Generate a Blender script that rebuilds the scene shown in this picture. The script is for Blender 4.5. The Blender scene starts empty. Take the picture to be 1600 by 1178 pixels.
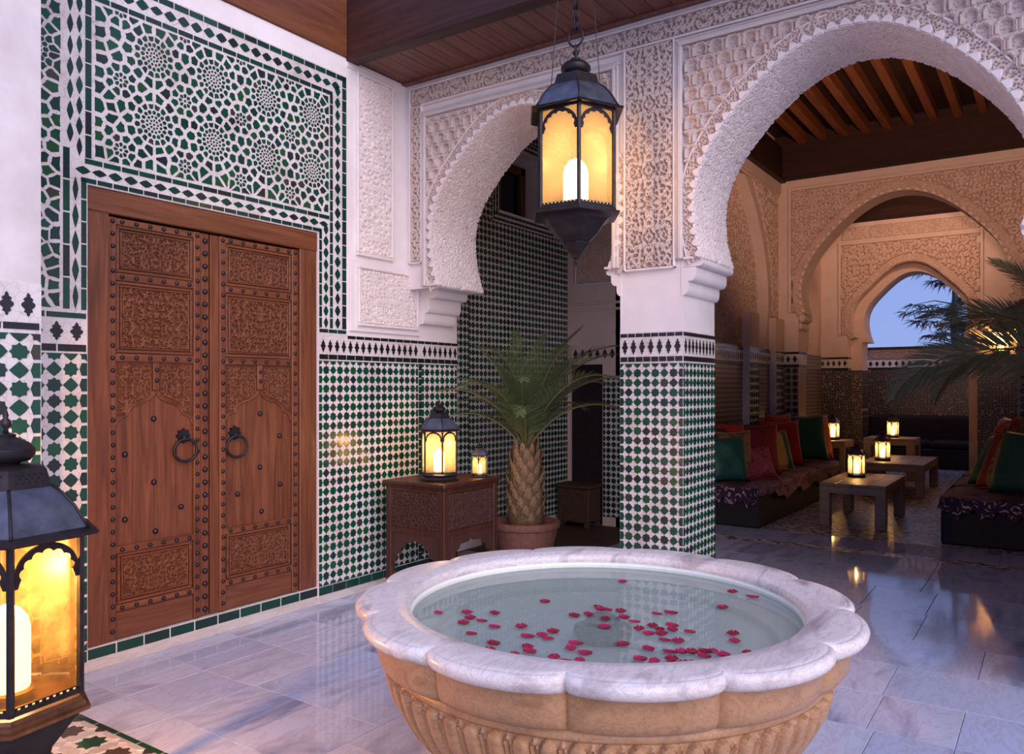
import bpy, math, random
import numpy as np
from mathutils import Vector, Matrix
from mathutils.geometry import tessellate_polygon
random.seed(7)
SC = bpy.context.scene
COL = SC.collection
PI = math.pi

# ------------------------------------------------------------------ camera, sky, light, exposure
cam_data = bpy.data.cameras.new('camera')
cam = bpy.data.objects.new('camera', cam_data); COL.objects.link(cam)
cam_data.sensor_width = 36.0
cam_data.lens = 27.9
cam_data.shift_y = 0.010
cam_data.clip_start = 0.05
cam.location = (0, 0, 1.5)
cam.rotation_euler = (PI/2, 0, math.atan(850/1240))
SC.camera = cam

world = bpy.data.worlds.new('dusk_sky'); SC.world = world
world.use_nodes = True
wn = world.node_tree.nodes; wl = world.node_tree.links
wn.clear()
w_out = wn.new('ShaderNodeOutputWorld'); w_bg = wn.new('ShaderNodeBackground')
w_tc = wn.new('ShaderNodeTexCoord'); w_sep = wn.new('ShaderNodeSeparateXYZ'); w_ramp = wn.new('ShaderNodeValToRGB')
wl.new(w_tc.outputs['Generated'], w_sep.inputs[0]); wl.new(w_sep.outputs['Z'], w_ramp.inputs[0])
wl.new(w_ramp.outputs[0], w_bg.inputs[0]); wl.new(w_bg.outputs[0], w_out.inputs[0])
w_ramp.color_ramp.elements[0].position = 0.0; w_ramp.color_ramp.elements[0].color = (0.26, 0.345, 0.67, 1)
w_ramp.color_ramp.elements[1].position = 1.0; w_ramp.color_ramp.elements[1].color = (0.22, 0.28, 0.60, 1)
e_ = w_ramp.color_ramp.elements.new(0.12); e_.color = (0.235, 0.32, 0.66, 1)
w_bg.inputs[1].default_value = 1.0

sun_d = bpy.data.lights.new('afterglow', 'SUN'); sun = bpy.data.objects.new('afterglow', sun_d); COL.objects.link(sun)
sun_d.energy = 2.5; sun_d.angle = math.radians(70); sun_d.color = (1.0, 0.845, 0.86)
SUN_DIR = Vector((-1.0, 0.58, -0.50))          # the way the light travels
sun.rotation_euler = SUN_DIR.to_track_quat('-Z', 'Y').to_euler()

def fill_spot(name, loc, to, watts, deg, col=(1.0, .60, .42)):
    d = bpy.data.lights.new(name, 'SPOT'); d.energy = watts; d.color = col; d.shadow_soft_size = .15; d.spot_size = math.radians(deg); d.spot_blend = .7
    o = bpy.data.objects.new(name, d); COL.objects.link(o); o.location = loc
    o.rotation_euler = (Vector(to)-Vector(loc)).to_track_quat('-Z', 'Y').to_euler()
fill_spot('lounge_fill_spot', (-.6, 5.5, 3.2), (-2.0, 12.3, 4.9), 560, 58)  # unseen spot without a fixture, added to warm the joists and middle wall
fill_spot('far_bay_fill_spot', (-1.6, 12.9, 4.3), (-2.0, 15.0, 4.1), 75, 95)  # second unseen spot, added to brighten the farthest wall
SC.view_settings.view_transform = 'Standard'
SC.view_settings.look = 'None'
SC.view_settings.exposure = 0.32
SC.view_settings.gamma = 1.0
SC.view_settings.use_curve_mapping = False
SC.cycles.use_denoising = True
SC.cycles.max_bounces = 8
SC.cycles.diffuse_bounces = 4
SC.cycles.glossy_bounces = 4
SC.cycles.transparent_max_bounces = 16
SC.cycles.sample_clamp_indirect = 4.0
SC.cycles.caustics_reflective = False
SC.cycles.caustics_refractive = False

# ------------------------------------------------------------------ materials
MATS = {}
def new_mat(name):
    m = bpy.data.materials.new(name); m.use_nodes = True
    nt = m.node_tree; b = nt.nodes['Principled BSDF']
    MATS[name] = m
    return m, nt, b
def node(nt, typ, **kw):
    n = nt.nodes.new(typ)
    for k, v in kw.items():
        if k.startswith('i_'):
            n.inputs[int(k[2:]) if k[2:].isdigit() else k[2:].replace('_', ' ')].default_value = v
        else: setattr(n, k, v)
    return n
def ramp(nt, fac, stops, interp='LINEAR'):
    r = nt.nodes.new('ShaderNodeValToRGB'); cr = r.color_ramp; cr.interpolation = interp
    cr.elements[0].position = stops[0][0]; cr.elements[0].color = (*stops[0][1], 1)
    cr.elements[1].position = stops[-1][0]; cr.elements[1].color = (*stops[-1][1], 1)
    for p, c in stops[1:-1]:
        e = cr.elements.new(p); e.color = (*c, 1)
    nt.links.new(fac, r.inputs[0]); return r.outputs[0]
def objco(nt, scale=(1,1,1), rand=False):
    tc = node(nt, 'ShaderNodeTexCoord'); mp = node(nt, 'ShaderNodeMapping')
    mp.inputs['Scale'].default_value = scale
    nt.links.new(tc.outputs['Object'], mp.inputs[0])
    if rand:
        oi = node(nt, 'ShaderNodeObjectInfo'); mu = node(nt, 'ShaderNodeMath', operation='MULTIPLY', i_1=37.0)
        nt.links.new(oi.outputs['Random'], mu.inputs[0])
        cx = node(nt, 'ShaderNodeCombineXYZ')
        for k in range(3): nt.links.new(mu.outputs[0], cx.inputs[k])
        nt.links.new(cx.outputs[0], mp.inputs['Location'])
    return mp.outputs[0]
def noise(nt, vec, scale, detail=4, rough=.55, dist=0.0):
    n = node(nt, 'ShaderNodeTexNoise'); n.inputs['Scale'].default_value = scale
    n.inputs['Detail'].default_value = detail; n.inputs['Roughness'].default_value = rough
    n.inputs['Distortion'].default_value = dist
    nt.links.new(vec, n.inputs['Vector']); return n.outputs['Fac']
def bump(nt, b, h, strength=.3, dist=.01):
    bp = node(nt, 'ShaderNodeBump'); bp.inputs['Strength'].default_value = strength; bp.inputs['Distance'].default_value = dist
    nt.links.new(h, bp.inputs['Height']); nt.links.new(bp.outputs[0], b.inputs['Normal'])
def mix(nt, fac, a, bb, mode='MIX'):
    m = node(nt, 'ShaderNodeMix', data_type='RGBA', blend_type=mode)
    for sock, v in ((m.inputs[0], fac), (m.inputs[6], a), (m.inputs[7], bb)):
        if isinstance(v, (int, float)): sock.default_value = v
        elif isinstance(v, tuple): sock.default_value = (*v, 1)
        else: nt.links.new(v, sock)
    return m.outputs[2]
def math_(nt, op, a, b_=None):
    m = node(nt, 'ShaderNodeMath', operation=op)
    for s, v in ((m.inputs[0], a), (m.inputs[1], b_)):
        if v is None: continue
        if isinstance(v, (int, float)): s.default_value = v
        else: nt.links.new(v, s)
    return m.outputs[0]

def plaster(name, c1, c2, sc=3.0, bs=.25, rough=.85):
    m, nt, b = new_mat(name); v = objco(nt)
    n = noise(nt, v, sc, 6, .6); n2 = noise(nt, v, sc*14, 4)
    c = ramp(nt, n, [(.3, c2), (.62, c1)])
    nt.links.new(c, b.inputs['Base Color']); b.inputs['Roughness'].default_value = rough
    bump(nt, b, n2, bs, .004); return m
plaster('plaster', (.86, .815, .81), (.77, .71, .705))
plaster('plaster_old', (.78, .73, .72), (.58, .52, .515), 2.2)
plaster('carved_plaster', (.70, .59, .54), (.62, .51, .46), 5, .3)
plaster('carved_fine', (.86, .79, .765), (.78, .69, .665), 9, .3)
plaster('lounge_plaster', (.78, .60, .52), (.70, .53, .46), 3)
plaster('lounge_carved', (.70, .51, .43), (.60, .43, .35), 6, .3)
plaster('stucco_moulding', (.74, .675, .655), (.66, .59, .57), 6)

def zellige(name, stops, rough=.16):
    m, nt, b = new_mat(name)
    oi = node(nt, 'ShaderNodeObjectInfo'); ge = node(nt, 'ShaderNodeNewGeometry')
    s = math_(nt, 'FRACT', math_(nt, 'ADD', oi.outputs['Random'], ge.outputs['Random Per Island']))
    c = ramp(nt, s, stops, 'CONSTANT')
    n = noise(nt, objco(nt), 60, 4)
    c = mix(nt, math_(nt, 'MULTIPLY', n, .5), c, (.02, .03, .028))
    nt.links.new(c, b.inputs['Base Color']); b.inputs['Roughness'].default_value = rough
    bump(nt, b, noise(nt, objco(nt), 25, 2), .12, .004)
G1, G2, G3, G4 = (.002, .075, .038), (.004, .045, .032), (.014, .026, .024), (.012, .095, .028)
zellige('zellige_green', [(0, G1), (.36, G2), (.6, G4), (.72, G1), (.86, G3), (.95, (.05, .05, .032)), (1, G1)])
zellige('zellige_deep', [(0, (.002, .055, .036)), (.4, (.006, .038, .03)), (.75, (.012, .024, .024)), (.9, (.003, .07, .04)), (1, G2)])
zellige('zellige_black', [(0, (.012, .008, .014)), (.5, (.02, .012, .018)), (.8, (.008, .012, .014)), (1, (.01, .01, .01))], .2)
zellige('zellige_brown', [(0, (.10, .062, .05)), (.5, (.16, .105, .085)), (.8, (.06, .045, .04)), (1, (.1, .06, .05))], .25)
zellige('zellige_white', [(0, (.70, .66, .64)), (.4, (.62, .57, .55)), (.8, (.72, .69, .68)), (1, (.7, .66, .64))], .25)

def white_field():
    m, nt, b = new_mat('zellige_ground'); v = objco(nt)
    n = noise(nt, v, 4, 6, .65)
    vo = node(nt, 'ShaderNodeTexVoronoi', feature='DISTANCE_TO_EDGE'); vo.inputs['Scale'].default_value = 22
    nt.links.new(v, vo.inputs['Vector'])
    line = ramp(nt, vo.outputs['Distance'], [(0, (.46, .36, .32)), (.035, (1, 1, 1))])
    c = ramp(nt, n, [(.28, (.56, .47, .44)), (.5, (.72, .68, .665)), (.7, (.75, .72, .71))])
    c = mix(nt, .55, c, line, 'MULTIPLY')
    nt.links.new(c, b.inputs['Base Color']); b.inputs['Roughness'].default_value = .3
    bump(nt, b, vo.outputs['Distance'], .2, .003)
white_field()

def far_zellige(name, ax, ay, pitch, tone, ground):
    """star-and-cross tiling too far away to tell its pieces apart"""
    m, nt, b = new_mat(name)
    tc = node(nt, 'ShaderNodeTexCoord'); sp = node(nt, 'ShaderNodeSeparateXYZ'); nt.links.new(tc.outputs['Object'], sp.inputs[0])
    def cell(k):
        f = math_(nt, 'FRACT', math_(nt, 'DIVIDE', math_(nt, 'ADD', sp.outputs[k], 50.0), pitch))
        return math_(nt, 'ABSOLUTE', math_(nt, 'SUBTRACT', f, .5))
    a, c = cell(ax), cell(ay)
    dia = math_(nt, 'LESS_THAN', math_(nt, 'ADD', a, c), .47)
    sq = math_(nt, 'LESS_THAN', math_(nt, 'MAXIMUM', a, c), .33)
    s = math_(nt, 'MAXIMUM', dia, sq)
    col = mix(nt, s, ground, tone)
    nt.links.new(col, b.inputs['Base Color']); b.inputs['Roughness'].default_value = .3
far_zellige('far_zellige_side', 1, 2, .062, (.018, .02, .018), (.30, .22, .185))
far_zellige('far_zellige_front', 0, 2, .062, (.018, .02, .018), (.30, .22, .185))
far_zellige('far_zellige_big', 0, 2, .10, (.012, .016, .015), (.36, .28, .24))
def line_zellige(name, sc, tone, line):
    m, nt, b = new_mat(name)
    vo = node(nt, 'ShaderNodeTexVoronoi', feature='DISTANCE_TO_EDGE'); vo.inputs['Scale'].default_value = sc; vo.inputs['Randomness'].default_value = .55
    nt.links.new(objco(nt, (1, .0, 1)), vo.inputs['Vector'])
    c = ramp(nt, vo.outputs['Distance'], [(.03, line), (.075, tone)])
    nt.links.new(c, b.inputs['Base Color']); b.inputs['Roughness'].default_value = .35
line_zellige('garden_zellige', 19, (.018, .013, .015), (.26, .15, .12))
line_zellige('jamb_zellige', 22, (.016, .016, .018), (.36, .25, .20))

def wood(name, axis, c1, c2, c3, sc=1.0, rough=.5, rand=False, bs=.25):
    m, nt, b = new_mat(name)
    s = [22*sc]*3; s[axis] = 1.3*sc
    v = objco(nt, tuple(s), rand)
    n = noise(nt, v, 1.0, 8, .62, 1.4)
    s2 = [6*sc]*3; s2[axis] = .5*sc
    n2 = noise(nt, objco(nt, tuple(s2), rand), 1.0, 3)
    c = ramp(nt, n, [(.3, c3), (.5, c2), (.68, c1)])
    c = mix(nt, n2, c, c2, 'MIX') if False else mix(nt, math_(nt, 'MULTIPLY', n2, .6), c, c3)
    nt.links.new(c, b.inputs['Base Color']); b.inputs['Roughness'].default_value = rough
    bump(nt, b, n, bs, .004)
wood('door_wood', 2, (.27, .098, .042), (.18, .058, .024), (.085, .025, .011), 1.0, .42, True)
wood('door_wood_flat', 1, (.27, .098, .042), (.18, .058, .024), (.085, .025, .011), 1.0, .42, True)
wood('carved_wood', 2, (.25, .095, .045), (.18, .064, .03), (.11, .036, .017), 2, .55)
wood('beam_wood', 0, (.10, .030, .017), (.055, .015, .009), (.024, .007, .005), .7, .55)
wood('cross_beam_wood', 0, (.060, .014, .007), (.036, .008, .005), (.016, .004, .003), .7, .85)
wood('wall_plate_wood', 1, (.30, .105, .035), (.19, .058, .02), (.07, .019, .008), .7, .5)
wood('ceiling_wood', 1, (.30, .125, .085), (.22, .085, .058), (.13, .048, .034), .8, .5, True)
wood('joist_wood', 1, (.46, .15, .05), (.32, .095, .03), (.14, .04, .014), .8, .5, True)
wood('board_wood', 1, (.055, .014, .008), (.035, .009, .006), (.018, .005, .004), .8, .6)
wood('carved_table_wood', 2, (.10, .036, .02), (.07, .023, .013), (.04, .013, .008), 2, .55)
wood('table_wood', 2, (.115, .040, .020), (.075, .024, .012), (.035, .011, .006), 1.4, .35)
wood('low_table_wood', 0, (.40, .29, .23), (.31, .22, .17), (.20, .135, .10), 1.0, .45, True)
wood('window_wood', 2, (.20, .07, .035), (.14, .045, .022), (.08, .025, .012), 1, .5)

def marble(name, base, vein, warm, sc, rough, rand=True, rot=.7):
    m, nt, b = new_mat(name)
    v = objco(nt, (1, 1, 1), rand)
    mp = node(nt, 'ShaderNodeMapping'); mp.inputs['Rotation'].default_value = (0, 0, rot); mp.inputs['Scale'].default_value = (1, .32, 1)
    nt.links.new(v, mp.inputs[0])
    n1 = noise(nt, mp.outputs[0], 3.2*sc, 8, .62, 1.2)
    n2 = noise(nt, mp.outputs[0], 7.5*sc, 9, .7, 1.8)
    n3 = noise(nt, v, 1.1*sc, 3)
    c = ramp(nt, n1, [(.27, vein), (.39, tuple(x*.45+y*.55 for x, y in zip(vein, base))), (.48, base)])
    thin = ramp(nt, math_(nt, 'ABSOLUTE', math_(nt, 'SUBTRACT', n2, .5)), [(0, (1, 1, 1)), (.035, (0, 0, 0))])
    c = mix(nt, math_(nt, 'MULTIPLY', thin, .45), c, warm)
    c = mix(nt, math_(nt, 'MULTIPLY', math_(nt, 'MULTIPLY', n3, n3), .40), c, warm)
    if rand:
        oi = node(nt, 'ShaderNodeObjectInfo')
        tone = ramp(nt, oi.outputs['Random'], [(0, (.72, .73, .80)), (.25, (1, .96, .95)), (.5, (.84, .86, .94)), (.75, (1, 1, 1)), (1, (.92, .90, .92))])
        c = mix(nt, 1.0, c, tone, 'MULTIPLY')
    nt.links.new(c, b.inputs['Base Color']); b.inputs['Roughness'].default_value = rough
    b.inputs['Specular IOR Level'].default_value = .38
    return m
marble('floor_marble', (.62, .70, .90), (.20, .26, .45), (.48, .38, .40), 1.0, .065)
marble('floor_marble_cross', (.62, .70, .90), (.20, .26, .45), (.48, .38, .40), 1.0, .065, True, -.75)
marble('fountain_marble', (.84, .81, .80), (.33, .29, .32), (.50, .34, .30), 2.4, .28, False)
marble('bowl_marble_glow', (.52, .30, .16), (.33, .175, .09), (.22, .105, .05), 2.6, .38, False)  # floor lantern's orange glow put into the stone colour of bowl and frieze
marble('basin_marble', (.92, .95, .86), (.80, .85, .77), (.82, .83, .68), 1.2, .35, False)
marble('step_marble', (.62, .59, .57), (.45, .41, .41), (.46, .36, .31), 2, .3, False)

def simple(name, col, rough=.5, metal=0.0, emit=None, es=0.0, var=0.0, bs=0.0, sc=30):
    m, nt, b = new_mat(name)
    b.inputs['Base Color'].default_value = (*col, 1); b.inputs['Roughness'].default_value = rough; b.inputs['Metallic'].default_value = metal
    if emit: b.inputs['Emission Color'].default_value = (*emit, 1); b.inputs['Emission Strength'].default_value = es
    if var or bs:
        n = noise(nt, objco(nt), sc, 5, .6)
        if var:
            c = ramp(nt, n, [(.3, tuple(x*(1-var) for x in col)), (.7, tuple(min(1, x*(1+var)) for x in col))])
            nt.links.new(c, b.inputs['Base Color'])
        if bs: bump(nt, b, n, bs, .004)
    return m
simple('iron', (.035, .034, .042), .42, .75, var=.4, bs=.15)
simple('lantern_metal', (.034, .028, .032), .45, .6, var=.4, bs=.12, sc=18)
simple('lantern_brass', (.22, .105, .05), .4, .7, var=.35, sc=18)
simple('roof_metal', (.10, .115, .16), .38, .5, var=.35, bs=.1, sc=14)
simple('stud_iron', (.045, .035, .045), .3, .7)
simple('dark_hole', (.004, .004, .005), .9)
simple('wax', (.85, .70, .48), .6, emit=(1, .62, .22), es=1.2)
simple('candle_globe', (.9, .8, .6), .5, emit=(1.0, .80, .50), es=7.0)
simple('terracotta', (.26, .11, .075), .7, var=.25, bs=.2)
simple('soil', (.03, .02, .014), .95, var=.5, bs=.8, sc=60)
simple('trunk', (.19, .115, .06), .85, var=.45, bs=.6, sc=40)
simple('husk', (.30, .19, .10), .85, var=.4, bs=.4, sc=50)
simple('sofa_base', (.012, .009, .012), .7, var=.3)
simple('dark_cloth', (.018, .008, .012), .9, var=.4)
simple('velvet_red', (.20, .006, .016), .62, var=.3, bs=.3)
simple('velvet_crimson', (.36, .012, .02), .55, var=.25, bs=.3)
simple('velvet_green', (.008, .075, .052), .5, var=.3, bs=.3)
simple('velvet_orange', (.48, .035, .02), .55, var=.2, bs=.3)
simple('velvet_olive', (.10, .085, .03), .7, var=.3, bs=.3)
simple('gold_trim', (.42, .26, .11), .5, .3, var=.4, sc=120)
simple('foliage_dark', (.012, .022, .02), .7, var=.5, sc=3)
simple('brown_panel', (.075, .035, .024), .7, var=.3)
simple('joint_dark', (.27, .25, .27), .8)
simple('garden_plaster', (.40, .27, .21), .85, var=.3, bs=.6, sc=45)
simple('nozzle_stone', (.24, .30, .23), .5, var=.3)
simple('wick', (.01, .01, .01), .9)

def paisley(name, ground, gold, sc):
    m, nt, b = new_mat(name); v = objco(nt)
    vo = node(nt, 'ShaderNodeTexVoronoi'); vo.inputs['Scale'].default_value = sc; nt.links.new(v, vo.inputs['Vector'])
    w = math_(nt, 'FRACT', math_(nt, 'MULTIPLY', vo.outputs['Distance'], 4.2))
    mask = math_(nt, 'GREATER_THAN', w, .62)
    n = math_(nt, 'GREATER_THAN', noise(nt, v, sc*3.5, 3), .5)
    mask = math_(nt, 'MULTIPLY', mask, n)
    c = mix(nt, mask, ground, gold)
    big = math_(nt, 'GREATER_THAN', noise(nt, v, sc*.35, 2), .56)
    c = mix(nt, math_(nt, 'MULTIPLY', big, .7), c, tuple(x*.35 for x in ground))
    nt.links.new(c, b.inputs['Base Color']); b.inputs['Roughness'].default_value = .8
    bump(nt, b, w, .3, .004)
paisley('throw_purple', (.13, .048, .095), (.38, .22, .21), 16)
paisley('throw_border', (.03, .010, .05), (.55, .36, .26), 8)
paisley('cushion_gold', (.26, .10, .045), (.46, .28, .12), 30)
paisley('cushion_magenta', (.30, .015, .055), (.44, .20, .12), 26)

def pebbles():
    m, nt, b = new_mat('pebble_mosaic'); v = objco(nt, (1, 1.8, 1))
    vo = node(nt, 'ShaderNodeTexVoronoi'); vo.inputs['Scale'].default_value = 27; nt.links.new(v, vo.inputs['Vector'])
    sp = node(nt, 'ShaderNodeSeparateColor'); nt.links.new(vo.outputs['Color'], sp.inputs[0])
    c = ramp(nt, sp.outputs[0], [(0, (.02, .018, .022)), (.44, (.035, .03, .038)), (.50, (.55, .50, .52)), (.8, (.74, .68, .70)), (1, (.8, .74, .78))])
    nt.links.new(c, b.inputs['Base Color']); b.inputs['Roughness'].default_value = .35
    bump(nt, b, vo.outputs['Distance'], -.4, .005)
pebbles()

def leaf_mat(name, c1, c2):
    m, nt, b = new_mat(name)
    ge = node(nt, 'ShaderNodeNewGeometry'); oi = node(nt, 'ShaderNodeObjectInfo')
    s = math_(nt, 'FRACT', math_(nt, 'ADD', math_(nt, 'MULTIPLY', ge.outputs['Random Per Island'], .5), oi.outputs['Random']))
    c = ramp(nt, s, [(0, c1), (1, c2)])
    nt.links.new(c, b.inputs['Base Color']); b.inputs['Roughness'].default_value = .42
leaf_mat('palm_leaf', (.075, .135, .05), (.22, .27, .11))
leaf_mat('palm_leaf_grey', (.20, .26, .16), (.34, .39, .25))
simple('rachis', (.20, .19, .07), .5)
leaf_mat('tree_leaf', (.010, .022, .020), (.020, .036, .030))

def petal_mat():
    m, nt, b = new_mat('rose_petal')
    oi = node(nt, 'ShaderNodeObjectInfo')
    c = ramp(nt, oi.outputs['Random'], [(0, (.30, .004, .035)), (.5, (.42, .010, .085)), (1, (.20, .003, .016))])
    nt.links.new(c, b.inputs['Base Color']); b.inputs['Roughness'].default_value = .4
petal_mat()

def amber_glass(name, tint, trans, haze):
    m, nt, b = new_mat(name); nt.nodes.remove(b)
    out = nt.nodes['Material Output']
    tr = node(nt, 'ShaderNodeBsdfTransparent'); tr.inputs[0].default_value = (*tint, 1)
    tl = node(nt, 'ShaderNodeBsdfTranslucent'); tl.inputs[0].default_value = (*haze, 1)
    n = noise(nt, objco(nt), 9, 5, .6)
    f = ramp(nt, n, [(.3, (trans-.02,)*3), (.7, (trans+.015,)*3)])
    mx = node(nt, 'ShaderNodeMixShader'); nt.links.new(f, mx.inputs[0])
    nt.links.new(tl.outputs[0], mx.inputs[1]); nt.links.new(tr.outputs[0], mx.inputs[2])
    gl = node(nt, 'ShaderNodeBsdfGlossy'); gl.inputs['Roughness'].default_value = .4
    m2 = node(nt, 'ShaderNodeMixShader'); m2.inputs[0].default_value = .035
    nt.links.new(mx.outputs[0], m2.inputs[1]); nt.links.new(gl.outputs[0], m2.inputs[2])
    nt.links.new(m2.outputs[0], out.inputs[0])
amber_glass('amber_glass', (1.0, .85, .60), .82, (.97, .75, .50))
amber_glass('amber_glass_deep', (1.0, .77, .45), .983, (.95, .58, .28))

def water_mat():
    m, nt, b = new_mat('water'); nt.nodes.remove(b)
    out = nt.nodes['Material Output']
    tr = node(nt, 'ShaderNodeBsdfTransparent'); tr.inputs[0].default_value = (.92, .985, .955, 1)
    gl = node(nt, 'ShaderNodeBsdfGlossy'); gl.inputs['Roughness'].default_value = .015
    fr = node(nt, 'ShaderNodeFresnel'); fr.inputs[0].default_value = 1.33
    bp = node(nt, 'ShaderNodeBump'); bp.inputs['Strength'].default_value = .05; bp.inputs['Distance'].default_value = .01
    nt.links.new(noise(nt, objco(nt), 6, 2), bp.inputs['Height'])
    nt.links.new(bp.outputs[0], gl.inputs['Normal']); nt.links.new(bp.outputs[0], fr.inputs['Normal'])
    df = node(nt, 'ShaderNodeBsdfDiffuse'); df.inputs[0].default_value = (.74, .86, .78, 1)
    mk = node(nt, 'ShaderNodeMixShader'); mk.inputs[0].default_value = .27
    nt.links.new(tr.outputs[0], mk.inputs[1]); nt.links.new(df.outputs[0], mk.inputs[2])
    mx = node(nt, 'ShaderNodeMixShader')
    nt.links.new(fr.outputs[0], mx.inputs[0]); nt.links.new(mk.outputs[0], mx.inputs[1]); nt.links.new(gl.outputs[0], mx.inputs[2])
    nt.links.new(mx.outputs[0], out.inputs[0])
water_mat()
def window_glass():
    m, nt, b = new_mat('window_glass'); b.inputs['Base Color'].default_value = (.01, .012, .02, 1); b.inputs['Roughness'].default_value = .06
window_glass()

# ------------------------------------------------------------------ mesh helpers
class MB:
    def __init__(s): s.v = []; s.f = []; s.mi = []
    def add(s, verts, faces, mi=0):
        o = len(s.v); s.v += [tuple(p) for p in verts]; s.f += [tuple(i+o for i in f) for f in faces]; s.mi += [mi]*len(faces); return s
    def box(s, x0, x1, y0, y1, z0, z1, mi=0):
        v = [(x, y, z) for x in (x0, x1) for y in (y0, y1) for z in (z0, z1)]
        return s.add(v, [(0,1,3,2), (4,6,7,5), (0,4,5,1), (2,3,7,6), (0,2,6,4), (1,5,7,3)], mi)
    def bbox(s, x0, x1, y0, y1, z0, z1, c=.01, mi=0):
        """box with chamfered edges"""
        c = min(c, (x1-x0)*.45, (y1-y0)*.45, (z1-z0)*.45)
        v = []; idx = {}
        for i, x in enumerate((x0, x1)):
            for j, y in enumerate((y0, y1)):
                for k, z in enumerate((z0, z1)):
                    sx, sy, sz = (1-2*i)*c, (1-2*j)*c, (1-2*k)*c
                    idx[i,j,k,0] = len(v); v.append((x, y+sy, z+sz))
                    idx[i,j,k,1] = len(v); v.append((x+sx, y, z+sz))
                    idx[i,j,k,2] = len(v); v.append((x+sx, y+sy, z))
        f = []
        R = (0, 1)
        for i in R: f.append([idx[i,j,k,0] for j, k in ((0,0),(1,0),(1,1),(0,1))])
        for j in R: f.append([idx[i,j,k,1] for i, k in ((0,0),(1,0),(1,1),(0,1))])
        for k in R: f.append([idx[i,j,k,2] for i, j in ((0,0),(1,0),(1,1),(0,1))])
        for i in R:
            for j in R: f.append([idx[i,j,0,0], idx[i,j,1,0], idx[i,j,1,1], idx[i,j,0,1]])
        for i in R:
            for k in R: f.append([idx[i,0,k,0], idx[i,1,k,0], idx[i,1,k,2], idx[i,0,k,2]])
        for j in R:
            for k in R: f.append([idx[0,j,k,1], idx[1,j,k,1], idx[1,j,k,2], idx[0,j,k,2]])
        for i in R:
            for j in R:
                for k in R: f.append([idx[i,j,k,0], idx[i,j,k,1], idx[i,j,k,2]])
        return s.add(v, f, mi)
    def prism(s, poly, fn, d0, d1, mi=0, cap0=True):
        """poly of 2D points, fn(a,b,d) -> point"""
        n = len(poly)
        v = [fn(a, b, d0) for a, b in poly] + [fn(a, b, d1) for a, b in poly]
        f = [(i, (i+1) % n, n+(i+1) % n, n+i) for i in range(n)]
        tris = tessellate_polygon([[Vector((a, b, 0)) for a, b in poly]])
        f += [tuple(n+i for i in t) for t in tris]
        if cap0: f += [tuple(t[::-1]) for t in tris]
        return s.add(v, f, mi)
    def tube(s, pts, r, n=8, mi=0, closed=False):
        pts = [Vector(p) for p in pts]; m = len(pts); v = []; f = []
        rr = r if isinstance(r, (list, tuple)) else [r]*m
        for i, p in enumerate(pts):
            a = pts[(i+1) % m] if (i < m-1 or closed) else p; b = pts[i-1] if (i > 0 or closed) else p
            t = (a-b).normalized()
            u = t.orthogonal().normalized() if i == 0 else (u - t*u.dot(t)).normalized()
            w = t.cross(u)
            for k in range(n):
                an = 2*PI*k/n; v.append(p + (u*math.cos(an)+w*math.sin(an))*rr[i])
        for i in range(m if closed else m-1):
            j = (i+1) % m
            for k in range(n): f.append((i*n+k, i*n+(k+1) % n, j*n+(k+1) % n, j*n+k))
        if not closed: f += [tuple(range(n))[::-1], tuple((m-1)*n+k for k in range(n))]
        return s.add(v, f, mi)
    def lathe(s, prof, n=24, c=(0,0,0), mi=0, a0=0.0, cap=True):
        v = []; f = []; m = len(prof)
        for r, z in prof:
            for k in range(n):
                an = a0+2*PI*k/n; v.append((c[0]+r*math.cos(an), c[1]+r*math.sin(an), c[2]+z))
        for i in range(m-1):
            for k in range(n): f.append((i*n+k, i*n+(k+1) % n, (i+1)*n+(k+1) % n, (i+1)*n+k))
        if cap: f += [tuple(range(n))[::-1], tuple((m-1)*n+k for k in range(n))]
        return s.add(v, f, mi)
    def mesh(s, name, mats, smooth=False):
        me = bpy.data.meshes.new(name); me.from_pydata(s.v, [], s.f)
        for m in (mats if isinstance(mats, (list, tuple)) else [mats]): me.materials.append(MATS[m])
        if any(s.mi): me.polygons.foreach_set('material_index', s.mi)
        fix(me)
        if smooth is True: me.polygons.foreach_set('use_smooth', [True]*len(me.polygons))
        elif smooth:
            me.polygons.foreach_set('use_smooth', [True]*len(me.polygons)); me.set_sharp_from_angle(angle=math.radians(smooth))
        me.update(); return me
    def build(s, name, mats, parent=None, smooth=False):
        return link(name, s.mesh(name, mats, smooth), parent)
import bmesh
def fix(me):
    bm = bmesh.new(); bm.from_mesh(me); bmesh.ops.recalc_face_normals(bm, faces=bm.faces); bm.to_mesh(me); bm.free()
def link(name, me, parent=None, mat=None):
    o = bpy.data.objects.new(name, me); COL.objects.link(o)
    if parent is not None: o.parent = parent
    if mat is not None: o.matrix_local = mat
    return o
def tag(o, label=None, cat=None, group=None, kind=None):
    if label: o['label'] = label
    if cat: o['category'] = cat
    if group: o['group'] = group
    if kind: o['kind'] = kind
    return o
def empty(name, loc=(0,0,0), rz=0.0):
    o = bpy.data.objects.new(name, None); COL.objects.link(o); o.location = loc; o.rotation_euler = (0, 0, rz); return o
def thing(name, label, cat, loc=(0,0,0), rz=0.0, group=None): return tag(empty(name, loc, rz), label, cat, group)
def struct(name, label, cat): return tag(empty(name), label, cat, kind='structure')
def copy_tree(o, parent=None):
    c = o.copy(); COL.objects.link(c)
    if parent is not None: c.parent = parent
    for ch in list(o.children): copy_tree(ch, c)
    return c
def stuff(o): o['kind'] = 'stuff'; return o

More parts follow.
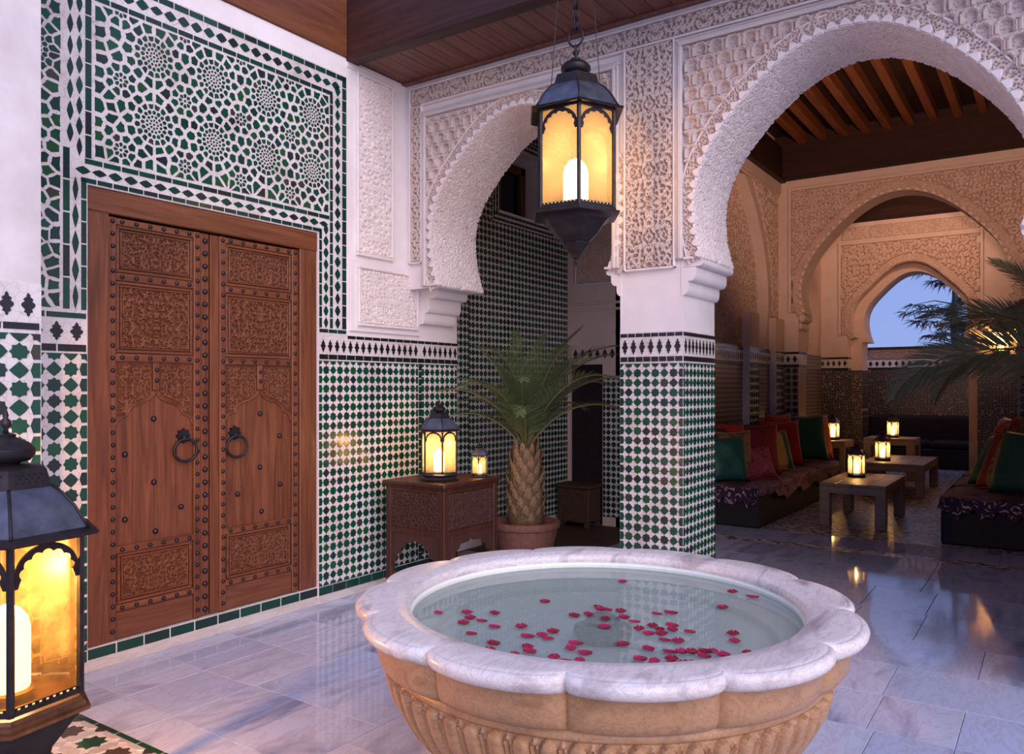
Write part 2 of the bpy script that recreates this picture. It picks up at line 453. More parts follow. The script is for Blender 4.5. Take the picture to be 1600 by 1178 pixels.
# frames on the walls: fn(a, b, d): a along the wall, b up, d out of the wall
def on_left(x):  return lambda a, b, d: (x+d, a, b)        # wall whose face looks to +x, a = y
def on_front(y): return lambda a, b, d: (a, y-d, b)        # wall whose face looks to -y, a = x

# ------------------------------------------------------------------ carved relief
RNG = np.random.default_rng(3)
JX, JY = RNG.random((64, 64)), RNG.random((64, 64))
def worley(u, v, cell, jit=.85):
    u = u/cell; v = v/cell; iu = np.floor(u).astype(int); iv = np.floor(v).astype(int)
    f1 = np.full(u.shape, 9.0); f2 = np.full(u.shape, 9.0)
    for du in (-1, 0, 1):
        for dv in (-1, 0, 1):
            a = iu+du; b = iv+dv
            px = a+.5+(JX[a % 64, b % 64]-.5)*jit; py = b+.5+(JY[a % 64, b % 64]-.5)*jit
            d = np.hypot(u-px, v-py)
            f2 = np.where(d < f1, f1, np.minimum(f2, d)); f1 = np.minimum(f1, d)
    return f1, f2
def sm(a, b, x):
    t = np.clip((x-a)/(b-a), 0, 1); return t*t*(3-2*t)
def fold(u, p): return np.abs(((u/p) % 2.0)-1.0)*p
def lattice(u, v, cell, depth, p=.35, lo=.16, hi=.34):
    a = fold(u, p); b = fold(v+.07, p*1.3)
    w = .25*cell*np.sin(b*2*PI/(cell*2.7)); w2 = .25*cell*np.sin(a*2*PI/(cell*2.3))
    f1, f2 = worley(a+w, b+w2, cell)
    e = f2-f1
    h = 1-sm(lo, hi, e)
    return depth*(h*.85+.15*(1-sm(.0, .5, f1))*0 + .15*h*np.cos(e*18)*.5)
def drilled(u, v, cell, depth, p=.35, r=.30):
    """flat carved ground pierced by irregular drilled holes, mirrored every p"""
    a = fold(u, p); b = fold(v+.07, p*1.3)
    a2 = a+.22*cell*np.sin(b*2*PI/(cell*5.3)); b2 = b+.22*cell*np.sin(a*2*PI/(cell*4.7))
    f1, f2 = worley(a2, b2*.84, cell, .72)
    h1 = sm(r-.05, r+.05, f1)
    g1, g2 = worley(a2*1.0+.37, b2+.91, cell*.58, .9)
    h2 = sm(.13, .21, g1)
    return depth*np.minimum(h1, h2)
def incised(u, v, cell, depth):
    """flat ground with thin scrolling grooves"""
    f1, f2 = worley(u+.3*cell*np.sin(v*2*PI/(cell*1.7)), v+.3*cell*np.sin(u*2*PI/(cell*1.5)), cell, .95)
    return depth*sm(.03, .20, f2-f1)
def squiggle(u, v, cell, depth):
    f1, f2 = worley(u, v, cell, .95)
    g1, g2 = worley(u+3.1, v+1.7, cell*.7, .95)
    return depth*(1-sm(.08, .3, np.minimum(f2-f1, (g2-g1)+.05)))
def grid_mesh(name, P, N, H, mask, mat, parent, smooth=True):
    """P, N: (nu, nv, 3); H: (nu, nv); mask on cells (nu-1, nv-1) or None"""
    nu, nv = H.shape
    keep = np.ones((nu-1, nv-1), bool) if mask is None else mask
    ok = np.zeros((nu, nv), bool); bad = np.zeros((nu, nv), bool)
    kp = np.pad(keep, 1)
    allk = kp[:-1, :-1] & kp[1:, :-1] & kp[:-1, 1:] & kp[1:, 1:]
    anyk = kp[:-1, :-1] | kp[1:, :-1] | kp[:-1, 1:] | kp[1:, 1:]
    H = np.where(allk, H, 0.0)
    V = P+N*H[..., None]
    idx = -np.ones((nu, nv), int); idx[anyk] = np.arange(anyk.sum())
    V = V[anyk]
    q = np.stack([idx[:-1, :-1], idx[1:, :-1], idx[1:, 1:], idx[:-1, 1:]], -1)[keep]
    # face winding follows the normal
    a = np.cross(V[q[0, 1]]-V[q[0, 0]], V[q[0, 3]]-V[q[0, 0]])
    n0 = N[tuple(np.argwhere(keep)[0])]
    if np.dot(a, n0) < 0: q = q[:, ::-1]
    me = bpy.data.meshes.new(name); me.vertices.add(len(V)); me.vertices.foreach_set('co', V.ravel())
    me.loops.add(q.size); me.loops.foreach_set('vertex_index', q.ravel().astype(np.int32))
    me.polygons.add(len(q)); me.polygons.foreach_set('loop_start', np.arange(0, q.size, 4, dtype=np.int32))
    me.polygons.foreach_set('use_smooth', np.full(len(q), smooth))
    me.materials.append(MATS[mat]); me.update(calc_edges=True)
    return link(name, me, parent)
def flat_relief(name, fr, a0, a1, b0, b1, res, hfun, mat, parent, mask=None, d0=0.0, smooth=False):
    nu = max(3, int((a1-a0)/res)+1); nv = max(3, int((b1-b0)/res)+1)
    A, B = np.meshgrid(np.linspace(a0, a1, nu), np.linspace(b0, b1, nv), indexing='ij')
    o = np.array(fr(0, 0, 0.0)); ea = np.array(fr(1, 0, 0.0))-o; eb = np.array(fr(0, 1, 0.0))-o; ed = np.array(fr(0, 0, 1.0))-o
    P = o+A[..., None]*ea+B[..., None]*eb+d0*ed
    N = np.broadcast_to(ed, P.shape)
    m = None
    if mask is not None:
        m = mask((A[:-1, :-1]+A[1:, 1:])/2, (B[:-1, :-1]+B[1:, 1:])/2)
    return grid_mesh(name, P, N, hfun(A, B), m, mat, parent, smooth)
def strip_relief(name, line, P3, N3, t0, t1, res, hfun, mat, parent):
    """line: (n,2) curve resampled; P3(s_index_pts, t) -> points; N3 -> normals"""
    pass
def moulding(name, fr, a0, a1, b0, b1, d, mat, parent, c=.006):
    mb = MB(); p = fr(a0, b0, 0); q = fr(a1, b1, d)
    mb.bbox(min(p[0], q[0]), max(p[0], q[0]), min(p[1], q[1]), max(p[1], q[1]), min(p[2], q[2]), max(p[2], q[2]), c)
    return mb.build(name, mat, parent)
def resample(pts, n):
    p = np.array(pts); s = np.r_[0, np.cumsum(np.hypot(*np.diff(p, axis=0).T))]
    t = np.linspace(0, s[-1], n)
    return np.c_[np.interp(t, s, p[:, 0]), np.interp(t, s, p[:, 1])], t
def arch_line(c, zc, R, zb, amp, L=1.0, n=64):
    """left foot -> apex -> right foot of a slightly pointed horseshoe arch"""
    pts = []
    for z in np.linspace(zb, zc, 10)[:-1]:
        pts.append((c-(R+amp)*math.sqrt(max(0, 1-((zc-z)/L)**2)), z))
    for a in np.linspace(-PI/2, PI/2, n):
        r = R+amp*math.cos(4*a); pts.append((c+r*math.sin(a), zc+r*math.cos(a)))
    for z in np.linspace(zc, zb, 10)[1:]:
        pts.append((c+(R+amp)*math.sqrt(max(0, 1-((zc-z)/L)**2)), z))
    return pts
def line_normals(p):
    t = np.gradient(p, axis=0); t /= np.linalg.norm(t, axis=1)[:, None]
    return np.c_[-t[:, 1], t[:, 0]]       # left of the direction of travel = outward for foot-apex-foot going clockwise
def band_relief(name, fr, line, w, res, hfun, mat, parent, d0=0.0):
    """flat band of width w outside an arch line"""
    p, s = resample(line, int(len_of(line)/res)+2); nrm = line_normals(p)
    t = np.linspace(0, w, max(3, int(w/res)+1))
    A = p[:, None, 0]+nrm[:, None, 0]*t; B = p[:, None, 1]+nrm[:, None, 1]*t
    S, T = np.meshgrid(s, t, indexing='ij')
    o = np.array(fr(0, 0, 0.0)); ea = np.array(fr(1, 0, 0.0))-o; eb = np.array(fr(0, 1, 0.0))-o; ed = np.array(fr(0, 0, 1.0))-o
    P = o+A[..., None]*ea+B[..., None]*eb+d0*ed
    return grid_mesh(name, P, np.broadcast_to(ed, P.shape), hfun(S, T), None, mat, parent, False)
def intrados_relief(name, fr, line, depth, res, hfun, mat, parent, d0=0.0, smooth=False):
    """soffit of an arch: runs from the front face (d0) back by depth"""
    p, s = resample(line, int(len_of(line)/res)+2); nrm = -line_normals(p)
    t = np.linspace(0, depth, max(3, int(depth/res)+1))
    S, T = np.meshgrid(s, t, indexing='ij')
    o = np.array(fr(0, 0, 0.0)); ea = np.array(fr(1, 0, 0.0))-o; eb = np.array(fr(0, 1, 0.0))-o; ed = np.array(fr(0, 0, 1.0))-o
    P = o+p[:, None, 0, None]*ea+p[:, None, 1, None]*eb+(d0-T)[..., None]*ed
    N = np.broadcast_to((nrm[:, 0, None]*ea+nrm[:, 1, None]*eb)[:, None, :], P.shape)
    H = hfun(S, T)+.004
    return grid_mesh(name, P, N, H, None, mat, parent, smooth)
def len_of(line):
    p = np.array(line); return np.hypot(*np.diff(p, axis=0).T).sum()
def tooth_mesh(w, h, d):
    poly = [(-w/2, -h*.35), (w/2, -h*.35), (w*.5, h*.12), (w*.36, h*.5), (w*.16, h*.85), (0, h), (-w*.16, h*.85), (-w*.36, h*.5), (-w*.5, h*.12)]
    n = len(poly); v = [(a, 0, b) for a, b in poly]+[(a*.62, -d, b*.72-h*.06) for a, b in poly]
    f = [(i, (i+1) % n, n+(i+1) % n, n+i) for i in range(n)]+[tuple(range(n, 2*n))]
    return MB().add(v, f)
def teeth(fr_y, line, step, h, d, mat, parent):
    p, s = resample(line, max(4, int(len_of(line)/step)+1)); nrm = line_normals(p)
    me = tooth_mesh(s[1]*1.0, h, d).mesh('arch_tooth', mat, 40)
    for i in range(len(p)-1):
        c = (p[i]+p[i+1])/2; nn = nrm[i]+nrm[i+1]; ang = math.atan2(nn[0], nn[1])
        link('arch_tooth', me, parent, Matrix.Translation((c[0], fr_y, c[1])) @ Matrix.Rotation(ang, 4, 'Y'))
def wall_prism(poly, y0, y1):
    return MB().prism(poly, lambda a, b, d: (a, d, b), y0, y1)

# ------------------------------------------------------------------ zellige pieces
def star_poly(r, kind, rng):
    """eight-pointed star (two squares) or plain lozenge, hand-cut"""
    out = []
    if kind == 0:
        for k in range(16):
            an = k*PI/8; rad = r*(.5 if k % 2 == 0 else .395)
            rad *= rng.uniform(.94, 1.03); out.append((rad*math.cos(an), rad*math.sin(an)))
    elif kind == 1:
        for k in range(16):
            an = k*PI/8; rad = r*[.5, .36, .40, .36][k % 4]*rng.uniform(.95, 1.03); out.append((rad*math.cos(an), rad*math.sin(an)))
    else:
        for k in range(8):
            an = k*PI/4; rad = r*(.49 if k % 2 == 0 else .37)*rng.uniform(.95, 1.03); out.append((rad*math.cos(an), rad*math.sin(an)))
    return out
def clip_rect(poly, x0, x1, y0, y1):
    for ax, lim, sg in ((0, x0, 1), (0, x1, -1), (1, y0, 1), (1, y1, -1)):
        res = []
        for i in range(len(poly)):
            p, q = poly[i], poly[(i+1) % len(poly)]
            dp, dq = sg*(p[ax]-lim), sg*(q[ax]-lim)
            if dp >= 0: res.append(p)
            if (dp >= 0) != (dq >= 0):
                t = dp/(dp-dq); res.append((p[0]+(q[0]-p[0])*t, p[1]+(q[1]-p[1])*t))
        poly = res
        if len(poly) < 3: return []
    return poly
def area(poly): return abs(sum(poly[i][0]*poly[(i+1) % len(poly)][1]-poly[(i+1) % len(poly)][0]*poly[i][1] for i in range(len(poly))))/2
def flat_prism(mb, poly, fn, d0, d1):
    """thin tile: top n-gon plus a bevelled rim"""
    n = len(poly); cx = sum(p[0] for p in poly)/n; cy = sum(p[1] for p in poly)/n
    v = [fn(a, b, d0) for a, b in poly]+[fn(cx+(a-cx)*.95, cy+(b-cy)*.95, d1) for a, b in poly]
    f = [(i, (i+1) % n, n+(i+1) % n, n+i) for i in range(n)]+[tuple(range(n, 2*n))]
    mb.add(v, f)
class TileSet:
    """places tiles of one kind on one parent: the first `cap` are objects of their own, the rest one joined part"""
    def __init__(s, name, mat, parent, fr, cap=300): s.name, s.mat, s.parent, s.fr, s.cap = name, mat, parent, fr, cap; s.n = 0; s.rest = MB(); s.cache = {}
    def frame(s, a, b):
        o = Vector(s.fr(a, b, 0)); ea = Vector(s.fr(a+1, b, 0))-o; eb = Vector(s.fr(a, b+1, 0))-o; ed = Vector(s.fr(a, b, 1))-o
        m = Matrix.Identity(4)
        for k, e in enumerate((ea, eb, ed)):
            for r in range(3): m[r][k] = e[r]
        return Matrix.Translation(o) @ m
    def put(s, a, b, poly, key=None, th=.0035):
        if s.n < s.cap:
            me = s.cache.get(key) if key is not None else None
            if me is None:
                mb = MB(); flat_prism(mb, poly, lambda x, y, d: (x, y, d), -.002, th); me = mb.mesh(s.name, s.mat)
                if key is not None: s.cache[key] = me
            link(s.name, me, s.parent, s.frame(a, b)); s.n += 1
        else: flat_prism(s.rest, poly, lambda x, y, d: s.fr(a+x, b+y, d), -.002, th)
    def done(s):
        if s.rest.v: stuff(s.rest.build(s.name+'_field', s.mat, s.parent))
TRNG = random.Random(11)
def star_field(ts, a0, a1, b0, b1, pitch, edge_left=True, edge_right=True):
    """stars on a square lattice, cut square along the borders"""
    nx = max(2, round((a1-a0)/pitch)); px = (a1-a0)/nx; ny = max(2, round((b1-b0)/pitch)); py = (b1-b0)/ny
    polys = {(k, j): star_poly(1.0, k, random.Random(100*k+j)) for k in range(3) for j in range(4)}
    cells = [(i, j) for j in range(ny, -1, -1) for i in range(nx+1)]
    for i, j in cells:
        a, b = a0+i*px, b0+j*py
        kind = 0 if (i+j) % 2 == 0 else (2 if TRNG.random() < .55 else 1)
        var = TRNG.randrange(4)
        poly = [(x*px, y*py) for x, y in polys[kind, var]]
        if 0 < i < nx and 0 < j < ny: ts.put(a, b, poly, (kind, var, round(px, 4), round(py, 4)))
        else:
            if i in (0, nx): poly = [(-.5*px, -.42*py), (.5*px, -.42*py), (.5*px, .42*py), (-.5*px, .42*py)] if 0 < j < ny else poly
            if i == 0 and 0 < j < ny: poly = [(0, -.42*py), (.34*px, -.42*py), (.48*px, 0), (.34*px, .42*py), (0, .42*py)]
            if i == nx and 0 < j < ny: poly = [(0, -.42*py), (-.34*px, -.42*py), (-.48*px, 0), (-.34*px, .42*py), (0, .42*py)]
            poly = clip_rect(poly, (a0-a), (a1-a), (b0-b), (b1-b))
            if len(poly) >= 3 and area(poly) > 1e-5: ts.put(a, b, poly, ('e', i == 0, i == nx, j == 0, j == ny, kind, var, round(px, 4), round(py, 4)))
def brick_row(ts, a0, a1, b0, b1, ln, vertical=False):
    """row (or column) of rectangular tiles between (a0,b0) and (a1,b1)"""
    L = (b1-b0) if vertical else (a1-a0); n = max(1, round(L/ln)); st = L/n; W = (a1-a0) if vertical else (b1-b0)
    for i in range(n):
        g = .0025
        if vertical: poly = [(-W/2+g, -st/2+g), (W/2-g, -st/2+g), (W/2-g, st/2-g), (-W/2+g, st/2-g)]; ts.put((a0+a1)/2, b0+(i+.5)*st, poly, ('v', round(W, 4), round(st, 4)))
        else: poly = [(-st/2+g, -W/2+g), (st/2-g, -W/2+g), (st/2-g, W/2-g), (-st/2+g, W/2-g)]; ts.put(a0+(i+.5)*st, (b0+b1)/2, poly, ('h', round(W, 4), round(st, 4)))
def diamond_row(ts, a0, a1, b0, b1, ln, vertical=False):
    L = (b1-b0) if vertical else (a1-a0); n = max(1, round(L/ln)); st = L/n; W = (a1-a0) if vertical else (b1-b0)
    for i in range(n):
        k = TRNG.randrange(3); w = W*(.36, .32, .39)[k]; h = st*.47
        q = [(-h, 0), (-h*.5, -w*.62), (0, -w), (h*.5, -w*.62), (h, 0), (h*.5, w*.62), (0, w), (-h*.5, w*.62)]
        if vertical: q = [(y, x) for x, y in q]; ts.put((a0+a1)/2, b0+(i+.5)*st, q, ('dv', k, round(W, 4), round(st, 4)))
        else: ts.put(a0+(i+.5)*st, (b0+b1)/2, q, ('dh', k, round(W, 4), round(st, 4)))
def merlon_poly(w, h):
    half = [(0, -.5), (.10, -.44), (.10, -.36), (.30, -.30), (.22, -.20), (.46, -.06), (.46, .04), (.24, .14), (.34, .22), (.20, .30), (.12, .32), (.12, .40), (0, .5)]
    return [(x*w, y*h) for x, y in half]+[(-x*w, y*h) for x, y in half[-2:0:-1]]
def merlon_row(ts, a0, a1, b0, b1, ln):
    n = max(1, round((a1-a0)/ln)); st = (a1-a0)/n
    poly = merlon_poly(st*.72, (b1-b0)*.86)
    for i in range(n): ts.put(a0+(i+.5)*st, (b0+b1)/2, poly, ('m', round(st, 4), round(b1-b0, 4)))
def panel(fr, a0, a1, b0, b1, mat, parent, name='tile_ground', d=.004):
    """thin white bed the tiles are set in"""
    p, q = fr(a0, b0, 0), fr(a1, b1, d); mb = MB()
    mb.box(min(p[0], q[0]), max(p[0], q[0]), min(p[1], q[1]), max(p[1], q[1]), min(p[2], q[2]), max(p[2], q[2]))
    return mb.build(name, mat, parent)
def voronoi(points, rect):
    x0, x1, y0, y1 = rect; g = {}; cs = .12
    for i, p in enumerate(points): g.setdefault((int(p[0]//cs), int(p[1]//cs)), []).append(i)
    out = []
    for i, p in enumerate(points):
        poly = [(x0, y0), (x1, y0), (x1, y1), (x0, y1)]
        ci, cj = int(p[0]//cs), int(p[1]//cs)
        nb = [j for a in (-1, 0, 1) for b in (-1, 0, 1) for j in g.get((ci+a, cj+b), []) if j != i]
        nb.sort(key=lambda j: (points[j][0]-p[0])**2+(points[j][1]-p[1])**2)
        for j in nb[:26]:
            q = points[j]; mx, my = (p[0]+q[0])/2, (p[1]+q[1])/2; nx, ny = q[0]-p[0], q[1]-p[1]
            res = []
            for k in range(len(poly)):
                a, b = poly[k], poly[(k+1) % len(poly)]
                da = (a[0]-mx)*nx+(a[1]-my)*ny; db = (b[0]-mx)*nx+(b[1]-my)*ny
                if da <= 0: res.append(a)
                if (da <= 0) != (db <= 0):
                    t = da/(da-db); res.append((a[0]+(b[0]-a[0])*t, a[1]+(b[1]-a[1])*t))
            poly = res
            if len(poly) < 3: break
        out.append(poly if len(poly) >= 3 else None)
    return out
def rosette_points(rect, big, small, rng):
    pts = []
    def far(p, d): return all((p[0]-q[0])**2+(p[1]-q[1])**2 > d*d for q in pts)
    x0, x1, y0, y1 = rect
    def ring(c, r, n, ph):
        for k in range(n):
            a = 2*PI*(k+ph)/n; p = (c[0]+r*math.cos(a), c[1]+r*math.sin(a))
            if x0+.008 < p[0] < x1-.008 and y0+.008 < p[1] < y1-.008 and far(p, .016): pts.append(p)
    for c in big:
        ring(c, .0001, 1, 0); ring(c, .022, 8, 0); ring(c, .043, 12, .5); ring(c, .066, 16, 0); ring(c, .096, 16, .5)
    for c in small:
        ring(c, .0001, 1, 0); ring(c, .026, 8, 0); ring(c, .058, 8, .5)
    for c in big: ring(c, .140, 14, 0)
    for _ in range(5000):
        p = (rng.uniform(x0+.02, x1-.02), rng.uniform(y0+.02, y1-.02))
        if far(p, .056): pts.append(p)
    return pts
def mosaic(ts, rect, big, small, seed, shrink=.80):
    rng = random.Random(seed); pts = rosette_points(rect, big, small, rng)
    cells = voronoi(pts, rect)
    items = []
    for p, c in zip(pts, cells):
        if not c: continue
        A = area(c)
        cx = sum(q[0] for q in c)/len(c); cy = sum(q[1] for q in c)/len(c)
        s = (.60 if A < .0006 else shrink)*rng.uniform(.93, 1.03)
        # hand-cut outline: nick the middle of the long edges
        poly = []
        for k in range(len(c)):
            a, b = c[k], c[(k+1) % len(c)]
            poly.append(((a[0]-cx)*s, (a[1]-cy)*s))
            if A > .0012 and math.hypot(a[0]-b[0], a[1]-b[1]) > .02 and rng.random() < .55:
                t = rng.uniform(.4, .6); f = s*rng.uniform(.86, .95)
                poly.append((((a[0]*(1-t)+b[0]*t)-cx)*f, ((a[1]*(1-t)+b[1]*t)-cy)*f))
        items.append((A, cx, cy, poly))
    items.sort(key=lambda t: -t[0])
    for A, cx, cy, poly in items: ts.put(cx, cy, poly)

# ================================================================== THE SETTING
# ------------------------------------------------------------------ floor
floor = struct('floor', 'marble slab floor of the courtyard running on into the lounge', 'floor')
MB().box(-7, 5, -6, 24, -.06, -.012).build('floor_bed', 'joint_dark', floor)
def slab(x0, x1, y0, y1):
    g = .0014; mb = MB(); w, d = x1-x0-2*g, y1-y0-2*g
    mb.bbox(-w/2, w/2, -d/2, d/2, -.014, 0, .0015)
    mb.build('marble_slab', 'floor_marble' if random.random() < .55 else 'floor_marble_cross', floor).location = ((x0+x1)/2, (y0+y1)/2, random.uniform(-.0004, .0004))
frnd = random.Random(5)
XL = [-4.2, -3.72, -3.32, -2.90, -2.47]
for k in range(4):
    ys = [1.885, 2.11, 2.55, 3.02, 3.48, 3.95, 4.42, 4.9, 5.36, 5.84, 6.3] if k < 2 else [1.885, 2.10, 2.56, 3.26, 3.73, 4.2, 4.66, 5.13, 5.6, 6.1]
    for a, b in zip(ys[:-1], ys[1:]): slab(XL[k], XL[k+1], a, b)
YR = [1.885, 2.36, 2.83, 3.29, 3.756, 4.21, 4.70, 5.23, 5.86, 6.5, 7.1, 7.68]
for k, (a, b) in enumerate(zip(YR[:-1], YR[1:])):
    x = -2.47
    cuts = {3: [-1.55, -1.05, -.655, -.345, .4], 4: [-1.75, -1.2, -.69, -.345, .5], 5: [-1.7, -1.15, -.70, .2], 6: [-1.6, -.95, -.33, .5],
            7: [-1.75, -1.1, -.7, .3], 8: [-1.9, -1.12, -.71, .4], 9: [-1.8, -.82, .1], 10: [-1.5, -.82, .2]}.get(k)
    if cuts is None:
        cuts = []; c = x
        while c < 1.0: c += frnd.uniform(.5, .85); cuts.append(c)
    for c in cuts: slab(x, c, a, b); x = c
    while x < 1.2: c = x+frnd.uniform(.5, .8); slab(x, c, a, b); x = c
for k in range(3): # slabs between pebble strip and pebble carpet, then beside the sofas
    pass
x = -3.5
while x < 1.0: c = x+.62; slab(x, c, 7.86, 8.42); x = c
for a, b, cs in ((5.86, 6.5, (-3.3, -2.9, -2.47)), (6.5, 7.1, (-3.3, -2.7, -2.47)), (7.1, 7.68, (-3.5, -3.0, -2.47))):
    for x, c in zip(cs[:-1], cs[1:]): slab(x, c, a, b)
def flat(x0, x1, y0, y1, mat, name, z=0.0):
    return MB().box(x0, x1, y0, y1, -.014, z).build(name, mat, floor)
flat(-3.5, 1.0, 7.68, 7.86, 'pebble_mosaic', 'pebble_strip')
flat(-3.5, 1.0, 8.42, 17.4, 'pebble_mosaic', 'pebble_carpet')
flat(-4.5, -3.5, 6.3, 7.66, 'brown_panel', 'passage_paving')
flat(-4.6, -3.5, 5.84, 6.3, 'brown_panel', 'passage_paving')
# star mosaic set into the floor in front of the door pier
MB().box(-4.2, -2.0, .7, 1.85, -.014, -.001).build('mosaic_bed', 'zellige_ground', floor)
ts_fg = TileSet('floor_border_tile', 'zellige_green', floor, lambda a, b, d: (a, b, d))
brick_row(ts_fg, -4.2, -2.0, 1.853, 1.883, .17)
fs = {0: TileSet('floor_star_tile', 'zellige_green', floor, lambda a, b, d: (a, b, d)), 1: TileSet('floor_star_tile', 'zellige_brown', floor, lambda a, b, d: (a, b, d)), 2: TileSet('floor_white_tile', 'zellige_white', floor, lambda a, b, d: (a, b, d))}
P_ = .185
for i in range(9):
    for j in range(6):
        a, b = -4.1+i*P_, 1.76-j*P_
        r = P_*.36
        st = [(r*(1 if k % 2 == 0 else .72)*math.cos(k*PI/8), r*(1 if k % 2 == 0 else .72)*math.sin(k*PI/8)) for k in range(16)]
        fs[(i+j) % 2].put(a, b, st, 's', .0015)
        for (ox, oy, ang) in ((.5, 0, 0), (0, .5, PI/2)):
            h = [(.070*math.cos(t)*s1, .034*math.sin(t)*s2) for t, s1, s2 in ((0,1,1), (.9,1,1), (PI-.9,1,1), (PI,1,1), (PI+.9,1,1), (-.9,1,1))]
            h = [(x*math.sin(ang)+y*math.cos(ang), x*math.cos(ang)-y*math.sin(ang)) for x, y in h]
            fs[2].put(a+ox*P_, b+oy*P_, h, ('w', ang), .001)
        d_ = .034; q = [(-d_, 0), (0, -d_), (d_, 0), (0, d_)]
        (fs[1] if (i*7+j*3) % 4 else fs[2]).put(a+.5*P_, b+.5*P_, q, 'd', .001)
for t in fs.values(): t.done()

# ------------------------------------------------------------------ left wall with the door
FL = on_left(-4.2); FT = on_left(-4.196)
wall_left = struct('wall_left', 'long left wall covered in green and white zellige around the door', 'wall')
poly = [(.9, 0), (2.18, 0), (2.18, 2.565), (3.76, 2.565), (3.76, 0), (5.3, 0), (5.3, 3.86), (.9, 3.86)]
MB().prism(poly, lambda a, b, d: (d, a, b), -4.5, -4.2).build('wall_body', 'plaster', wall_left)
MB().box(-4.5, -4.2, 2.18, 3.76, 0, .055).build('threshold', 'step_marble', wall_left)
MB().box(-4.5, -4.204, 2.18, 3.76, .055, .122).build('threshold_riser', 'zellige_ground', wall_left)
MB().box(-4.52, -4.34, 2.15, 3.79, .12, 2.6).build('door_reveal', 'dark_hole', wall_left)
panel(FL, 3.762, 4.80, .115, 1.70, 'zellige_ground', wall_left)
panel(FL, 4.80, 5.30, .115, 1.70, 'zellige_ground', wall_left)
panel(FL, 3.762, 5.30, 1.70, 1.875, 'zellige_ground', wall_left)
panel(FL, 1.5, 2.178, .115, 1.885, 'zellige_ground', wall_left)
panel(FL, 1.5, 2.178, 1.885, 3.86, 'zellige_ground', wall_left)
panel(FL, 2.178, 3.762, 2.567, 3.725, 'zellige_ground', wall_left)
panel(FL, 3.762, 4.025, 1.875, 3.725, 'zellige_ground', wall_left)
moulding(FL, 3.762, 5.3, 0, .05, .012, 'step_marble', wall_left) if False else moulding('marble_base', FL, 3.762, 5.3, 0, .052, .012, 'step_marble', wall_left, .003)
moulding('marble_base', FL, .95, 2.178, 0, .052, .012, 'step_marble', wall_left, .003)
tstar = TileSet('star_tile', 'zellige_green', wall_left, FT)
star_field(tstar, 3.765, 4.795, .12, 1.685, .0655)
star_field(tstar, 1.76, 2.175, .12, 1.675, .082)
star_field(tstar, 4.84, 5.29, .12, 1.685, .0655)
tstar.done()
tb = TileSet('border_tile', 'zellige_deep', wall_left, FT)
tbk = TileSet('black_tile', 'zellige_black', wall_left, FT)
tm = TileSet('merlon_tile', 'zellige_black', wall_left, FT)
td = TileSet('lozenge_tile', 'zellige_deep', wall_left, FT)
# skirting row, threshold row
brick_row(tb, 3.765, 5.3, .055, .115, .13); brick_row(tb, 1.6, 2.178, .055, .115, .13)
trow = TileSet('border_tile', 'zellige_deep', wall_left, on_left(-4.204)); brick_row(trow, 2.18, 3.76, .058, .118, .155); trow.done()
# dado top bands
brick_row(tbk, 3.765, 5.3, 1.692, 1.732, .085); brick_row(tbk, 4.03, 5.3, 1.845, 1.872, .085)
merlon_row(tm, 3.77, 4.80, 1.735, 1.842, .066); merlon_row(tm, 4.84, 5.3, 1.735, 1.842, .066)
brick_row(tb, 4.80, 4.84, .12, 1.69, .06, True)
brick_row(tbk, 1.72, 2.175, 1.682, 1.724, .14); merlon_row(tm, 1.87, 2.172, 1.73, 1.848, .094); brick_row(tb, 1.76, 2.175, 1.855, 1.888, .2)
# border columns right of the door
brick_row(tb, 3.764, 3.792, 1.91, 2.60, .075, True); diamond_row(td, 3.797, 3.858, 1.91, 2.64, .085, True); brick_row(tb, 3.862, 3.892, 1.91, 3.56, .075, True)
diamond_row(td, 3.90, 3.972, 1.91, 3.64, .085, True); brick_row(tb, 3.978, 4.02, 1.91, 3.72, .085, True); brick_row(tb, 3.765, 4.02, 1.878, 1.908, .085)
# rows over the door
brick_row(tb, 2.14, 3.792, 2.57, 2.60, .085); diamond_row(td, 2.11, 3.85, 2.604, 2.666, .085); brick_row(tb, 2.16, 3.862, 2.67, 2.702, .10)
# rows along the top
brick_row(tb, 2.2, 3.892, 3.545, 3.578, .10); diamond_row(td, 2.1, 3.96, 3.588, 3.668, .085); brick_row(tb, 2.0, 4.02, 3.678, 3.718, .095)
# left of the door
brick_row(tb, 2.142, 2.174, 1.90, 2.60, .11, True); diamond_row(td, 2.092, 2.138, 1.90, 2.60, .13, True); brick_row(tb, 2.050, 2.088, 1.90, 2.74, .16, True)
brick_row(tb, 2.163, 2.2, 2.70, 3.58, .12, True); diamond_row(td, 2.112, 2.158, 2.70, 3.66, .11, True); diamond_row(td, 2.066, 2.110, 2.76, 3.66, .11, True)
tb.done(); tbk.done(); tm.done(); td.done()
tmo = TileSet('mosaic_tile', 'zellige_green', wall_left, FT)
big = [(2.55+.385*i, 2.98+.38*j) for i in range(4) for j in range(-1, 3)]
small = [(2.55+.385*(i-.5), 2.98+.38*(j-.5)) for i in range(5) for j in range(-1, 3)]
mosaic(tmo, (2.205, 3.858, 2.708, 3.54), big, small, 3, .72)
mosaic(tmo, (1.72, 2.045, 1.90, 3.84), [(1.9, 3.2)], [(1.9, 2.3)], 5, .80)
tmo.done()
